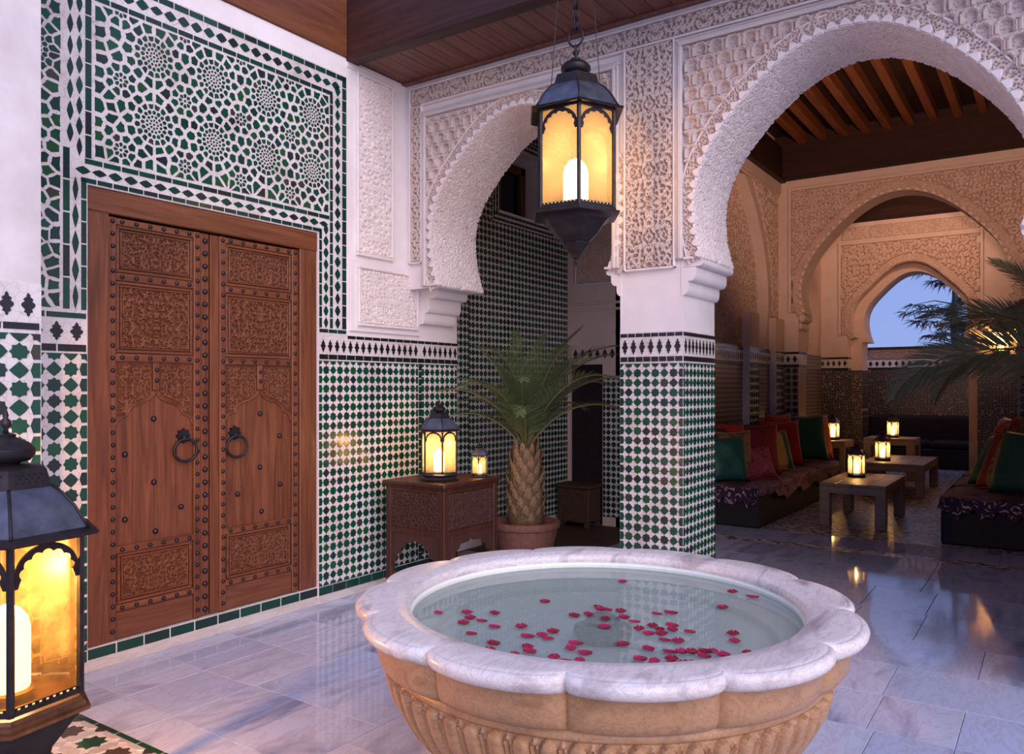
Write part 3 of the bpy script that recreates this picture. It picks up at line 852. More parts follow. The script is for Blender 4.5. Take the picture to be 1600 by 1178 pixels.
# stucco panels at the corner
def stucco_panel(fr, a0, a1, b0, b1, parent, res, cell, name='stucco_panel', mat='carved_fine', depth=.018, rim=.022, p=.2):
    flat_relief(name, fr, a0+rim, a1-rim, b0+rim, b1-rim, res, lambda u, v: drilled(u-(a0+a1)/2, v, cell, depth, p)+.002, mat, parent)
    for q in ((a0, a1, b0, b0+rim), (a0, a1, b1-rim, b1), (a0, a0+rim, b0+rim, b1-rim), (a1-rim, a1, b0+rim, b1-rim)):
        moulding('panel_rim', fr, *q, depth+.005, 'carved_fine', parent, .006)
stucco_panel(FL, 4.115, 4.50, 2.46, 3.80, wall_left, .005, .038)
moulding('panel_slab', FL, 4.045, 4.80, 1.905, 2.425, .02, 'plaster', wall_left, .004)
stucco_panel(on_left(-4.18), 4.11, 4.765, 1.945, 2.385, wall_left, .005, .03, p=.165)
for a in (4.27, 4.435, 4.60): moulding('panel_rib', on_left(-4.18), a-.005, a+.005, 1.96, 2.37, .016, 'carved_fine', wall_left, .003)
moulding('plaster_fillet', FL, 4.025, 4.66, 3.80, 3.845, .008, 'plaster', wall_left, .003)

# ------------------------------------------------------------------ projecting pier at the far left
FP = on_left(-3.55); FPT = on_left(-3.546)
wall_pier = struct('wall_pier', 'projecting pier at the far left, weathered plaster over green zellige', 'wall')
MB().box(-4.25, -3.55, .3, 1.646, 0, 4.3).build('wall_body', 'plaster_old', wall_pier)
panel(FP, .3, 1.646, 0, 1.935, 'zellige_ground', wall_pier)
t1 = TileSet('star_tile', 'zellige_green', wall_pier, FPT); star_field(t1, .9, 1.642, .1, 1.725, .079); t1.done()
t1 = TileSet('black_tile', 'zellige_black', wall_pier, FPT); brick_row(t1, .9, 1.642, 1.738, 1.772, .135); t1.done()
t1 = TileSet('merlon_tile', 'zellige_black', wall_pier, FPT); merlon_row(t1, 1.05, 1.636, 1.785, 1.905, .084); t1.done()

# ------------------------------------------------------------------ arcade wall: column between the two front arches
YF = 4.65
FF = on_front(YF); FFT = on_front(YF-.004)
wall_arcade = struct('wall_arcade', 'carved stucco arcade wall with two horseshoe arches and a tiled column', 'wall')
small_arch = arch_line(-3.13, 2.69, .775, 2.26, .035, .95)
big_arch = arch_line(-.957, 2.62, .855, 2.28, .028, .95)
poly = ([(-4.6, 0), (-4.23, 0), (-4.23, 2.26)] + small_arch + [(-2.335, 2.26), (-2.335, 0), (-1.905, 0), (-1.905, 2.28)] + big_arch
        + [(-.01, 2.28), (-.01, 0), (1.6, 0), (1.6, 5.4), (-4.6, 5.4)])
wall_prism(poly, YF, 5.2).build('wall_body', 'plaster', wall_arcade)
MB().box(1.6, 6.0, YF, 5.2, 0, 5.4).build('wall_body', 'plaster', wall_arcade)
# corbels under the arch feet
def corbel(x, sgn, z, steps, y0, y1):
    for dx0, dz0, dz1 in steps:
        prof = []
        for k in range(7):
            a = PI/2*k/6; prof.append((x+sgn*(dx0-.03+.03*math.sin(a)), z+dz0+(dz1-dz0)*(1-math.cos(a))*.55))
        prof += [(x+sgn*dx0, z+dz1), (x-sgn*.01, z+dz1), (x-sgn*.01, z+dz0)]
        MB().prism(prof, lambda a, b, d: (a, d, b), y0, y1).build('corbel_roll', 'plaster', wall_arcade, 35)
corbel(-1.905, 1, 2.07, [(.035, 0, .085), (.085, .085, .17), (.13, .172, .212)], YF-.004, 5.2)
corbel(-2.335, -1, 2.09, [(.025, 0, .07), (.065, .07, .14), (.10, .14, .172)], YF-.004, 5.2)
corbel(-4.2, 1, 2.0, [(.07, 0, .09), (.12, .09, .20), (.19, .20, .262)], 4.80, 5.2)
corbel(-.01, -1, 2.07, [(.035, 0, .085), (.085, .085, .17), (.13, .172, .212)], YF-.004, 5.2)
# zellige on the column
panel(FF, -2.335, -1.905, .1, 1.85, 'zellige_ground', wall_arcade)
FC = on_left(-1.905); FCT = on_left(-1.901)
panel(FC, YF-.004, 5.2, .1, 1.85, 'zellige_ground', wall_arcade)
for fr, a0, a1 in ((FFT, -2.333, -1.903), (FCT, YF-.002, 5.198)):
    t1 = TileSet('star_tile', 'zellige_green', wall_arcade, fr); star_field(t1, a0, a1, .11, 1.652, .0615); t1.done()
    t1 = TileSet('black_tile', 'zellige_black', wall_arcade, fr); brick_row(t1, a0, a1, 1.66, 1.697, .055); brick_row(t1, a0, a1, 1.818, 1.846, .055); t1.done()
    t1 = TileSet('merlon_tile', 'zellige_black', wall_arcade, fr); merlon_row(t1, a0+.005, a1-.005, 1.70, 1.815, .058); t1.done()
    t1 = TileSet('border_tile', 'zellige_deep', wall_arcade, fr); brick_row(t1, a0, a1, .01, .10, .14); t1.done()
for frp, a0, a1 in ((FF, -.008, .6), (lambda a, b, d: (-.01-d, a, b), YF-.002, 5.198)):
    panel(frp, a0, a1, 0, 1.85, 'zellige_ground', wall_arcade)
    tp = lambda a, b, d, q=frp: q(a, b, d+.004)
    t1 = TileSet('star_tile', 'zellige_green', wall_arcade, tp, 0); star_field(t1, a0, a1, .11, 1.652, .0615); t1.done()
    t1 = TileSet('black_tile', 'zellige_black', wall_arcade, tp, 0); brick_row(t1, a0, a1, 1.66, 1.697, .055); brick_row(t1, a0, a1, 1.818, 1.846, .055); merlon_row(t1, a0+.005, a1-.005, 1.70, 1.815, .058); t1.done()
panel(FF, -2.335, -1.905, 0, .1, 'zellige_ground', wall_arcade); panel(FC, YF-.004, 5.2, 0, .1, 'zellige_ground', wall_arcade)
# carved fields
CR = .0046
lat = lambda cell, dep, p: (lambda u, v: drilled(u, v, cell, dep, p)+.002)
flat_relief('frieze', FF, -4.125, .5, 3.675, 3.795, CR, lat(.033, .026, .16), 'carved_plaster', wall_arcade)
flat_relief('carved_strip', FF, -4.125, -4.022, 2.465, 3.66, CR, lat(.032, .026, .103), 'carved_plaster', wall_arcade)
flat_relief('carved_strip', FF, -2.285, -1.962, 2.255, 3.66, CR, lambda u, v: drilled(u+2.1235, v, .031, .026, .1615)+.002, 'carved_plaster', wall_arcade)
def scales(u, v):
    cw, ch = .102, .088
    row = np.floor(v/ch); uu = u+(row % 2)*cw/2
    a = (uu/cw-np.floor(uu/cw)-.5)*cw; b = (v/ch-row)*ch
    w = cw*.36; top = ch*.52
    d = np.where(b < top, np.abs(a)-w, np.hypot(a, (b-top)*1.35)-w)    # signed distance to a round-headed cell
    ridge = np.exp(-(d/.0085)**4)*.030
    f1, f2 = worley(u, v, .020)
    inner = np.where(d < -.006, .010*(1-sm(.22, .34, f1)), .0)
    between = np.where(d > .006, .017-.012*(1-sm(.12, .20, worley(u+.5, v, .030)[0])), 0)
    return ridge+inner+between+.002
def outside(line, w):
    P = np.array(line); 
    zc = P[np.argmin(P[:, 0])][1]
    cx = (P[:, 0].min()+P[:, 0].max())/2
    an = np.arctan2(P[:, 0]-cx, P[:, 1]-zc); rr = np.hypot(P[:, 0]-cx, P[:, 1]-zc); o = np.argsort(an)
    def f(a, b):
        t = np.arctan2(a-cx, b-zc); r = np.hypot(a-cx, b-zc)
        return r > np.interp(t, an[o], rr[o])+w
    return f
flat_relief('spandrel', FF, -3.965, -2.385, 2.285, 3.555, CR, scales, 'carved_plaster', wall_arcade, outside(small_arch, .08))
flat_relief('spandrel', FF, -1.893, .35, 2.30, 3.60, CR, scales, 'carved_plaster', wall_arcade, outside(big_arch, .075))
fine = lambda s, t: sm(.26, .40, worley(s, t, .017)[0])*.014+.003
for line in (small_arch, big_arch):
    band_relief('archivolt', FF, line, .082, .0046, fine, 'carved_plaster', wall_arcade)
    p, s = resample(line, 90); nn = line_normals(p)
    MB().tube([(a+n[0]*.082, YF-.012, b+n[1]*.082) for (a, b), n in zip(p, nn)], .007, 6).build('archivolt_bead', 'carved_fine', wall_arcade, True)
    intrados_relief('intrados', FF, line, .58, .0065, lambda s, t: incised(s, t, .040, .014), 'carved_fine', wall_arcade, .024)
    teeth(YF-.001, line, .072, .040, .03, 'carved_fine', wall_arcade)
# plain frames
def frame(a0, a1, b0, b1, w, d, mat='stucco_moulding'):
    for q in ((a0, a0+w, b0, b1-w), (a1-w, a1, b0, b1-w), (a0, a1, b1-w, b1)):
        moulding('stucco_frame', FF, *q, d, mat, wall_arcade, .007)
frame(-4.012, -2.335, 2.27, 3.612, .022, .030); frame(-3.992, -2.355, 2.27, 3.592, .026, .042)
frame(-1.948, .6, 2.29, 3.655, .022, .030); frame(-1.928, .58, 2.29, 3.635, .03, .042)
for q in ((-4.14, -4.125, 2.45, 3.81), (-4.022, -4.012, 2.45, 3.66), (-4.14, .6, 3.795, 3.81), (-4.02, .6, 3.660, 3.675), (-4.14, -4.012, 2.45, 2.465),
          (-2.30, -2.285, 2.24, 3.66), (-1.962, -1.948, 2.24, 3.66), (-2.30, -1.948, 2.24, 2.255), (-3.965, -3.83, 2.27, 2.285), (-2.44, -2.385, 2.27, 2.285), (-1.893, -1.83, 2.285, 2.30)):
    moulding('stucco_bead', FF, *q, .032, 'carved_fine', wall_arcade, .004)

# ------------------------------------------------------------------ eaves: beam, planks
ceiling = struct('ceiling', 'boarded eaves ceiling along the carved arcade wall', 'ceiling')
x = -4.2; prnd = random.Random(2); k = 0
while x < 1.4:
    MB().bbox(-.0615, .0615, 4.13, 4.66, 0, .02, .004).build('ceiling_plank', 'ceiling_wood', ceiling).location = (x+.0625, 0, 3.862+prnd.uniform(0, .002)); x += .125
MB().bbox(-4.2, 1.5, 4.605, 4.65, 3.842, 3.864, .004).build('ceiling_batten', 'ceiling_wood', ceiling)
MB().box(-4.6, 1.6, 4.13, 5.2, 3.885, 4.4).build('light_stop_slab', 'board_wood', ceiling)  # unseen slab above the planks, added to stop light
trim1 = tag(MB().bbox(-4.2, 2.0, 4.02, 4.135, 3.838, 4.42, .006).build('trim_1', 'beam_wood'), 'dark wooden eaves beam running in front of the plank ceiling', 'beam', kind='structure')
trim2 = tag(MB().bbox(-4.5, -4.185, .9, 4.02, 3.862, 4.40, .006).build('trim_2', 'wall_plate_wood'), 'reddish brown wall plate beam on top of the tiled left wall', 'beam', kind='structure')

# ------------------------------------------------------------------ passage behind the small arch
FE = on_left(-4.5); FET = on_left(-4.496)
wall_passage = struct('wall_passage', 'tiled side wall of the dim passage behind the small arch', 'wall')
poly = [(5.3, 0), (7.66, 0), (7.66, 5.3), (5.3, 5.3)]
wy0, wy1, wz0, wz1 = 6.34, 7.27, 3.235, 3.89
for q in ((5.3, 7.66, 0, wz0), (5.3, wy0, wz0, wz1), (wy1, 7.66, wz0, wz1), (5.3, 7.66, wz1, 5.3)):
    MB().box(-4.95, -4.5, q[0], q[1], q[2], q[3]).build('wall_body', 'plaster', wall_passage)
panel(FE, 5.3, 7.66, .1, wz0-.015, 'zellige_ground', wall_passage); panel(FE, 5.3, wy0-.015, wz0-.015, wz1+.015, 'zellige_ground', wall_passage); panel(FE, 5.3, 7.66, wz1+.015, 4.5, 'zellige_ground', wall_passage)
t1 = TileSet('star_tile', 'zellige_green', wall_passage, FET)
star_field(t1, 5.85, 7.65, 1.5, wz0-.12, .064)
star_field(t1, 5.3, 5.85, .12, wz0-.12, .064); star_field(t1, 5.85, 7.65, .12, 1.5, .064)
star_field(t1, 5.3, wy0-.12, wz0-.12, wz1+.05, .064); star_field(t1, 6.0, 7.65, wz1+.12, 4.4, .064); t1.done()
t1 = TileSet('border_tile', 'zellige_deep', wall_passage, FET)
brick_row(t1, wy0-.09, 7.65, wz0-.055, wz0-.025, .07); brick_row(t1, wy0-.11, 7.65, wz0-.105, wz0-.075, .07); brick_row(t1, wy0-.055, wy0-.025, wz0-.05, wz1, .07, True); brick_row(t1, wy0-.105, wy0-.075, wz0-.07, wz1, .07, True)
brick_row(t1, 6.0, 7.65, wz1+.03, wz1+.06, .07); brick_row(t1, 6.0, 7.65, wz1+.08, wz1+.11, .07); t1.done()
moulding('window_ledge', FE, wy0-.02, 7.29, wz0-.025, wz0, .02, 'plaster', wall_passage, .003)
window_1 = struct('window_1', 'small wooden window in a white recess high on the passage wall', 'window')
for q in ((wy0, wy0+.09, wz0, wz1), (wy1-.09, wy1, wz0, wz1), (wy0, wy1, wz0, wz0+.07), (wy0, wy1, wz1-.09, wz1)):
    MB().bbox(-4.88, -4.80, q[0], q[1], q[2], q[3], .008).build('window_frame', 'window_wood', window_1)
MB().bbox(-4.87, -4.815, (wy0+wy1)/2-.03, (wy0+wy1)/2+.03, wz0, wz1, .006).build('window_mullion', 'window_wood', window_1)
for a, b in ((wy0+.08, (wy0+wy1)/2-.02), ((wy0+wy1)/2+.02, wy1-.08)): MB().box(-4.86, -4.85, a, b, wz0+.06, wz1-.08).build('window_pane', 'window_glass', window_1)
wall_passage_end = struct('wall_passage_end', 'end wall of the passage with a dark low doorway and carved panel', 'wall')
MB().prism([(-4.5, 0), (-4.46, 0), (-4.46, 1.75), (-4.06, 1.75), (-4.06, 0), (-3.2, 0), (-3.2, 5.3), (-4.5, 5.3)], lambda a, b, d: (a, d, b), 7.66, 7.9).build('wall_body', 'lounge_plaster', wall_passage_end)
FQ = on_front(7.66)
panel(FQ, -4.05, -3.2, .1, 1.62, 'zellige_ground', wall_passage_end)
t1 = TileSet('star_tile', 'zellige_deep', wall_passage_end, on_front(7.656)); star_field(t1, -4.05, -3.35, .1, 1.6, .066); t1.done()
t1 = TileSet('merlon_tile', 'zellige_black', wall_passage_end, on_front(7.66)); merlon_row(t1, -4.44, -3.35, 1.80, 1.93, .09); t1.done()
stucco_panel(FQ, -4.40, -3.5, 2.62, 3.75, wall_passage_end, .009, .04, mat='lounge_carved')
moulding('plaster_fillet', FQ, -4.46, -3.3, 2.40, 2.43, .02, 'lounge_plaster', wall_passage_end); moulding('plaster_fillet', FQ, -4.46, -3.3, 2.33, 2.36, .012, 'lounge_plaster', wall_passage_end)
MB().box(-4.459, -4.061, 7.69, 7.72, 0, 1.749).build('doorway_shade_sheet', 'dark_cloth', wall_passage_end)  # dark sheet closing the doorway, shade of the room behind put into colour
bench = thing('low_chest', 'dark brown chest standing in the passage doorway behind the palm', 'chest', (-4.26, 7.5, 0))
MB().bbox(-.19, .19, -.14, .14, .06, .42, .01).build('chest_body', 'brown_panel', bench)
MB().bbox(-.21, .21, -.16, .16, .42, .46, .008).build('chest_lid', 'brown_panel', bench)
for sx in (-1, 1):
    for sy in (-1, 1): MB().bbox(sx*.16-.025, sx*.16+.025, sy*.11-.025, sy*.11+.025, 0, .06, .005).build('foot', 'brown_panel', bench)

# ------------------------------------------------------------------ lounge
wall_lounge_left = struct('wall_lounge_left', 'left lounge wall with carved arched niches above a tiled dado', 'wall')
XD = -3.5; FD = on_left(XD)
nicheA = arch_line(9.95, 2.78, 1.80, 2.06, .04, 1.6); nicheB = arch_line(13.95, 2.75, .85, 2.06, .03, 1.2)
MB().box(-3.9, XD, 7.66, 17.5, 0, 2.06).build('wall_body', 'far_zellige_side', wall_lounge_left)
poly = [(7.66, 2.06), nicheA[0]]+nicheA[1:]+nicheB+[(15.6, 2.06), (15.6, 5.3), (7.66, 5.3)]
MB().prism(poly, lambda a, b, d: (d, a, b), -3.9, XD).build('wall_body', 'lounge_plaster', wall_lounge_left)
flat_relief('niche_carving', on_left(-3.68), 8.1, 11.8, 2.07, 4.62, .013, lat(.08, .02, .4), 'lounge_carved', wall_lounge_left)
flat_relief('niche_carving', on_left(-3.68), 13.0, 14.9, 2.07, 3.7, .016, lat(.07, .016, .4), 'lounge_carved', wall_lounge_left)
flat_relief('wall_carving', FD, 9.4, 12.25, 2.55, 4.42, .014, lat(.075, .02, .4), 'lounge_carved', wall_lounge_left, outside(nicheA, .16))
moulding('plaster_fillet', FD, 7.7, 12.3, 4.45, 4.6, .05, 'lounge_plaster', wall_lounge_left); moulding('plaster_fillet', FD, 7.7, 12.3, 4.40, 4.45, .03, 'lounge_plaster', wall_lounge_left)
for q in ((1.60, 1.645, 'zellige_black'), (1.645, 1.80, 'zellige_ground'), (1.80, 1.84, 'zellige_black')):
    moulding('dado_band', FD, 7.7, 12.3, q[0]+.2, q[1]+.2, .012, q[2], wall_lounge_left, .002)
t1 = TileSet('merlon_tile', 'zellige_black', wall_lounge_left, on_left(XD+.012)); merlon_row(t1, 8.8, 12.2, 1.85, 1.995, .075); t1.done()
# tiled pilaster strips with larger stars
for a in (10.62, 11.85):
    MB().box(XD, XD+.10, a, a+.40, 0, 2.04).build('pilaster', 'zellige_ground', wall_lounge_left)
    MB().box(XD, XD+.10, a-.02, a+.42, 2.04, 2.52).build('pilaster_cap', 'lounge_plaster', wall_lounge_left)
    t1 = TileSet('star_tile', 'zellige_deep', wall_lounge_left, on_left(XD+.10)); star_field(t1, a, a+.40, .5, 1.80, .10); t1.done()
    t1 = TileSet('merlon_tile', 'zellige_black', wall_lounge_left, on_left(XD+.10)); merlon_row(t1, a, a+.4, 1.86, 2.0, .10); brick_row(t1, a, a+.4, 1.80, 1.845, .1); brick_row(t1, a, a+.4, 2.005, 2.035, .1); t1.done()
trim3 = tag(MB().bbox(XD, XD+.12, 5.2, 12.3, 4.6, 5.1, .01).build('trim_3', 'beam_wood'), 'dark wooden wall plate along the top of the left lounge wall', 'beam', kind='structure')
trim3.data.materials[0] = MATS['board_wood']
def beam(name, x0, x1, y0, y1, z0, z1, mat, label):
    return tag(MB().bbox(x0, x1, y0, y1, z0, z1, .012).build(name, mat), label, 'beam', kind='structure')
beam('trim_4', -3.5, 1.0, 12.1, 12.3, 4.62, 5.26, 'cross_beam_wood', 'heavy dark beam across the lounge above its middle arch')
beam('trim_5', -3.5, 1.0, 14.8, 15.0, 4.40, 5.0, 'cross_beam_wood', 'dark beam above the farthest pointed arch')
ceiling_lounge = struct('ceiling_lounge', 'dark boarded lounge ceiling carried on reddish joists', 'ceiling')
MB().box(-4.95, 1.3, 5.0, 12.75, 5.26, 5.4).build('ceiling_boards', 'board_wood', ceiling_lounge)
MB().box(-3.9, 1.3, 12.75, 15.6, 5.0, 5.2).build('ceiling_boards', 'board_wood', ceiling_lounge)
for k in range(14):
    MB().bbox(-.05, .05, 5.2, 12.12, 0, .16, .008).build('joist', 'joist_wood', ceiling_lounge).location = (-3.09+.288*k, 0, 5.10)
for k in range(10):
    MB().bbox(-.05, .05, 12.75, 14.9, 0, .14, .008).build('joist', 'joist_wood', ceiling_lounge).location = (-3.1+.4*k, 0, 4.86)

def far_wall(name, label, y0, y1, line, jl, jr, zf, ztop, x0, x1, rel, cell, res, mats):
    w = struct(name, label, 'wall')
    poly = [(x0, 2.02), (jl, 2.02), (jl, zf)]+line+[(jr, zf), (jr, 2.02), (x1, 2.02), (x1, ztop), (x0, ztop)]
    wall_prism(poly, y0, y1).build('wall_body', mats[0], w)
    fr = on_front(y0)
    for a, b in ((x0, jl), (jr, x1)):
        wall_prism([(a, 0), (b, 0), (b, 2.02), (a, 2.02)], y0, y1).build('dado', mats[2], w)
        for z0, z1, m in ((1.80, 1.845, 'zellige_black'), (1.845, 2.0, 'zellige_ground'), (2.0, 2.035, 'zellige_black')):
            MB().box(a-.008, b+.008, y0-.008, y1+.004, z0, z1).build('dado_band', m, w)
        t1 = TileSet('merlon_tile', 'zellige_black', w, on_front(y0-.008)); merlon_row(t1, a, min(b, a+1.2), 1.86, 1.99, .095); t1.done()
    a0, a1, b0, b1 = rel
    flat_relief('spandrel_carving', fr, a0, a1, b0, b1, res, lat(cell, .034, .35), mats[1], w, outside(line, .13))
    for q in ((a0-.05, a0, b0, b1+.05), (a1, a1+.05, b0, b1+.05), (a0, a1, b1, b1+.05)): moulding('stucco_frame', fr, *q, .035, mats[0], w, .008)
    band_relief('archivolt', fr, line, .13, .014, lambda s, t: squiggle(s, t, .05, .014)+.01, mats[1], w)
    intrados_relief('intrados', fr, line, y1-y0, .03, lambda s, t: squiggle(s, t, .06, .006), mats[0], w, .015)
    return w
lineC = arch_line(-1.815, 2.93, 1.30, 2.60, .05, 1.1)
lineG = arch_line(-2.06, 2.72, .875, 2.38, .055, .9); lineG2 = arch_line(-2.02, 2.70, .765, 2.30, .04, .9)
wC = far_wall('wall_lounge_middle', 'carved middle wall of the lounge with a broad scalloped horseshoe arch', 12.3, 12.75, lineC, -3.2, -.42, 2.60, 5.3, -3.9, 1.0,
              (-3.30, -.30, 2.62, 4.46), .085, .012, ('lounge_plaster', 'lounge_carved', 'far_zellige_big'))
teeth(12.29, lineC, .11, .05, .04, 'lounge_plaster', wC)
for x, sg in ((-3.2, 1), (-.42, -1)):
    for dx, z0, z1 in ((.05, 2.36, 2.48), (.10, 2.48, 2.60)):
        mb = MB().bbox(min(x-.01*sg, x+sg*dx), max(x-.01*sg, x+sg*dx), 12.28, 12.75, z0, z1, .03); mb.build('corbel_roll', 'lounge_plaster', wC, 30)
wG = far_wall('wall_lounge_far', 'farthest lounge wall with a pointed horseshoe arch open to the sky', 15.0, 15.25, lineG, -3.05, -1.06, 2.38, 5.2, -3.9, 1.0,
              (-3.16, -1.02, 2.42, 4.02), .10, .013, ('lounge_plaster', 'lounge_carved', 'jamb_zellige'))
wall_prism([(-3.9, 0), (-2.86, 0), (-2.86, 2.30)]+lineG2+[(-1.20, 2.30), (-1.20, 0), (1.0, 0), (1.0, 5.2), (-3.9, 5.2)], 15.25, 15.75).build('rear_arch', 'lounge_carved', wG)
MB().box(-3.88, -2.855, 15.245, 15.755, 0, 1.80).build('dado', 'jamb_zellige', wG)
flat_relief('frieze', on_front(15.0), -3.16, -1.02, 4.10, 4.33, .016, lat(.07, .018, .3), 'lounge_carved', wG)
wall_lounge_right = struct('wall_lounge_right', 'right lounge wall out of sight beyond the sofa', 'wall')
MB().box(1.0, 1.3, 5.2, 17.5, 0, 5.3).build('wall_body', 'lounge_plaster', wall_lounge_right)
wall_garden = struct('wall_garden', 'low garden wall of dark zellige seen under the farthest arch', 'wall')
MB().box(-6, 5, 17.5, 17.8, 0, 1.86).build('wall_body', 'garden_zellige', wall_garden)
MB().box(-6, 5, 17.49, 17.8, 1.90, 2.05).build('wall_band', 'zellige_ground', wall_garden)
MB().box(-6, 5, 17.485, 17.8, 1.86, 1.90).build('wall_band', 'zellige_black', wall_garden)
flat_relief('wall_carving', on_front(17.495), -3.4, 1.0, 2.06, 2.26, .02, lat(.06, .015, .4), 'garden_plaster', wall_garden)
MB().box(-6, 5, 17.5, 17.8, 2.05, 2.27).build('wall_body', 'garden_plaster', wall_garden)
MB().bbox(-6, 5, 17.44, 17.84, 2.27, 2.31, .01).build('wall_coping', 'board_wood', wall_garden)
t1 = TileSet('merlon_tile', 'zellige_black', wall_garden, on_front(17.49)); merlon_row(t1, -3.3, .9, 1.905, 2.045, .12); t1.done()

# ================================================================== THE DOOR
door_1 = struct('door_1', 'studded double wooden door with carved panels and iron rings', 'door')
XDR = -4.215; FDR = on_left(XDR)
def dbox(name, a0, a1, b0, b1, d0, d1, mat, parent, c=.004):
    return MB().bbox(XDR+d0, XDR+d1, a0, a1, b0, b1, c).build(name, mat, parent)
fr_ = dbox('door_frame', 2.182, 2.302, .123, 2.44, -.06, .004, 'door_wood', door_1, .005)
fr2_ = dbox('door_frame', 3.612, 3.758, .123, 2.44, -.06, .004, 'door_wood', door_1, .005)
dbox('door_lintel', 2.182, 3.758, 2.436, 2.563, -.06, .012, 'door_wood_flat', door_1, .006)
stud_me = MB().lathe([(.0, -.001), (.0125, -.001), (.0125, .003), (.0105, .008), (.006, .011), (.0, .0118)], 10).mesh('stud', 'stud_iron', True)
bigstud_me = MB().lathe([(.0, -.001), (.0165, -.001), (.0168, .004), (.014, .011), (.008, .016), (.0, .0172)], 12).mesh('stud', 'stud_iron', True)
RX = Matrix.Rotation(PI/2, 4, 'Y')
def ogee(y0, y1, zs, zt, n=1):
    """polygon outline (half) of the ogee arch over plain boards: list from left foot to tip"""
    w = (y1-y0)/2; c = (y0+y1)/2
    pts = [(-1, 0), (-.97, .16), (-.88, .28), (-.72, .33), (-.70, .44), (-.62, .56), (-.48, .64), (-.30, .70), (-.16, .78), (-.07, .88), (0, 1.0)]
    return [(c+x*w, zs+t*(zt-zs)) for x, t in pts]
def leaf(y0, y1, pl0, pl1, cols, ring_y, plain_studs, tip, zoff=0.0):
    lf = empty('door_leaf'); lf.parent = door_1
    # boards
    dbox('leaf_board', y0, pl0-.035, .128, 2.425, -.05, -.012, 'door_wood', lf, .002)
    nb = 4; st = (pl1-pl0+.07)/nb
    for k in range(nb): dbox('leaf_board', pl0-.035+k*st+.0008, pl0-.035+(k+1)*st-.0008, .128, 2.425, -.05, -.018, 'door_wood', lf, .0015)
    dbox('leaf_board', pl1+.035, y1, .128, 2.425, -.05, -.012, 'door_wood', lf, .002)
    # stiles and rails carrying the studs
    dbox('stile', pl0-.046, pl0-.002, .128, 2.424, -.018, .002, 'door_wood', lf); dbox('stile', pl1+.002, pl1+.046, .128, 2.424, -.018, .002, 'door_wood', lf)
    rails = [(2.385, 2.422), (2.082, 2.125), (1.640, 1.685), (.592, .632), (.275, .312)]
    for r in rails: dbox('rail', pl0-.0015, pl1+.0015, r[0], r[1], -.018, .0015, 'door_wood_flat', lf)
    dbox('bottom_rail', pl0, pl1, .13, .272, -.02, -.004, 'door_wood_flat', lf)
    # carved panels
    def cpanel(a0, a1, b0, b1, cell, depth, pierced=False):
        for q, w in (((a0, a1, b0, b1), .016), ((a0+.022, a1-.022, b0+.022, b1-.022), .010)):
            for r in ((q[0], q[0]+w, q[2]+w, q[3]-w), (q[1]-w, q[1], q[2]+w, q[3]-w), (q[0], q[1], q[2], q[2]+w), (q[0], q[1], q[3]-w, q[3])):
                dbox('panel_frame', *r, -.02, -.003, 'door_wood_flat', lf, .003)
        c = (a0+a1)/2; m = .030
        hf = (lambda u, v: drilled(u-c, v-.4, cell, depth, (a1-a0)/2, .36)+.001) if pierced else (lambda u, v: drilled(u-c, v, cell*.85, depth*1.1, .25, .30)+.001)
        flat_relief('carved_panel', FDR, a0+m, a1-m, b0+m, b1-m, .0042, hf, 'carved_wood', lf, None, -.0195)
    cpanel(pl0+.002, pl1-.002, 2.128, 2.383, .024, .012)
    cpanel(pl0+.002, pl1-.002, 1.688, 2.080, .030, .018, True)
    cpanel(pl0+.008, pl1-.008, .315, .590, .024, .012)
    # pair of carved spandrels over the ogee arch
    half = ogee(pl0, pl1, tip-.20, tip)
    c = (pl0+pl1)/2
    zs = np.array([p[1] for p in half]); ys = np.array([c-p[0] for p in half])
    def msk(a, b):
        lim = np.interp(np.abs(a-c), ys[::-1], zs[::-1])
        return (b > lim+.016) & (np.abs(a-c) > .022)
    flat_relief('carved_spandrel', FDR, pl0+.012, pl1-.012, tip-.19, 1.628, .0042, lambda u, v: drilled(u-c, v, .021, .013, .3, .30)+.001, 'carved_wood', lf, msk, -.0195)
    line = half+[(2*c-a, b) for a, b in half[-2::-1]]
    p, s = resample(line, 60); nn = line_normals(p)
    for off, r in ((.0, .0065), (.011, .005)):
        MB().tube([(XDR-.013, a+n[0]*off, b+n[1]*off) for (a, b), n in zip(p, nn)], r, 6).build('ogee_moulding', 'door_wood_flat', lf, True)
    dbox('king_strip', c-.02, c+.02, tip+.005, 1.64, -.018, .001, 'door_wood', lf)
    # studs
    def stud(a, b, me=stud_me, d=.0015): link('stud', me, lf, Matrix.Translation((XDR+d, a, b)) @ RX)
    for y in cols[:2]:
        n = 34
        for k in range(n): stud(y+TRNG.uniform(-.002, .002), .175+k*(2.40-.175)/(n-1))
    for y in cols[2:]:
        n = 30
        for k in range(n): stud(y, .165+k*(2.38-.165)/(n-1), bigstud_me, -.012)
    for r in rails:
        n = 6
        for k in range(n): stud(pl0+.03+k*(pl1-pl0-.06)/(n-1), (r[0]+r[1])/2)
    for zz in (tip+.06, tip+.12): stud(c, zz, stud_me, .001)
    for a, b in plain_studs: stud(a, b, bigstud_me, -.018)
    # ring handle
    ha = empty('ring_handle'); ha.parent = lf
    mb = MB(); n = 24; zc = 1.215
    ros = [(.040*(1+.14*math.cos(8*2*PI*k/48))*math.cos(2*PI*k/48), .040*(1+.14*math.cos(8*2*PI*k/48))*math.sin(2*PI*k/48)) for k in range(48)]
    mb.prism(ros, lambda a, b, d: (XDR-.018+d, ring_y+a, zc+b), 0, .012, cap0=False)
    mb.lathe([(0, 0), (.014, 0), (.012, .016), (0, .022)], 12, (0, 0, 0))
    nv = 12*4
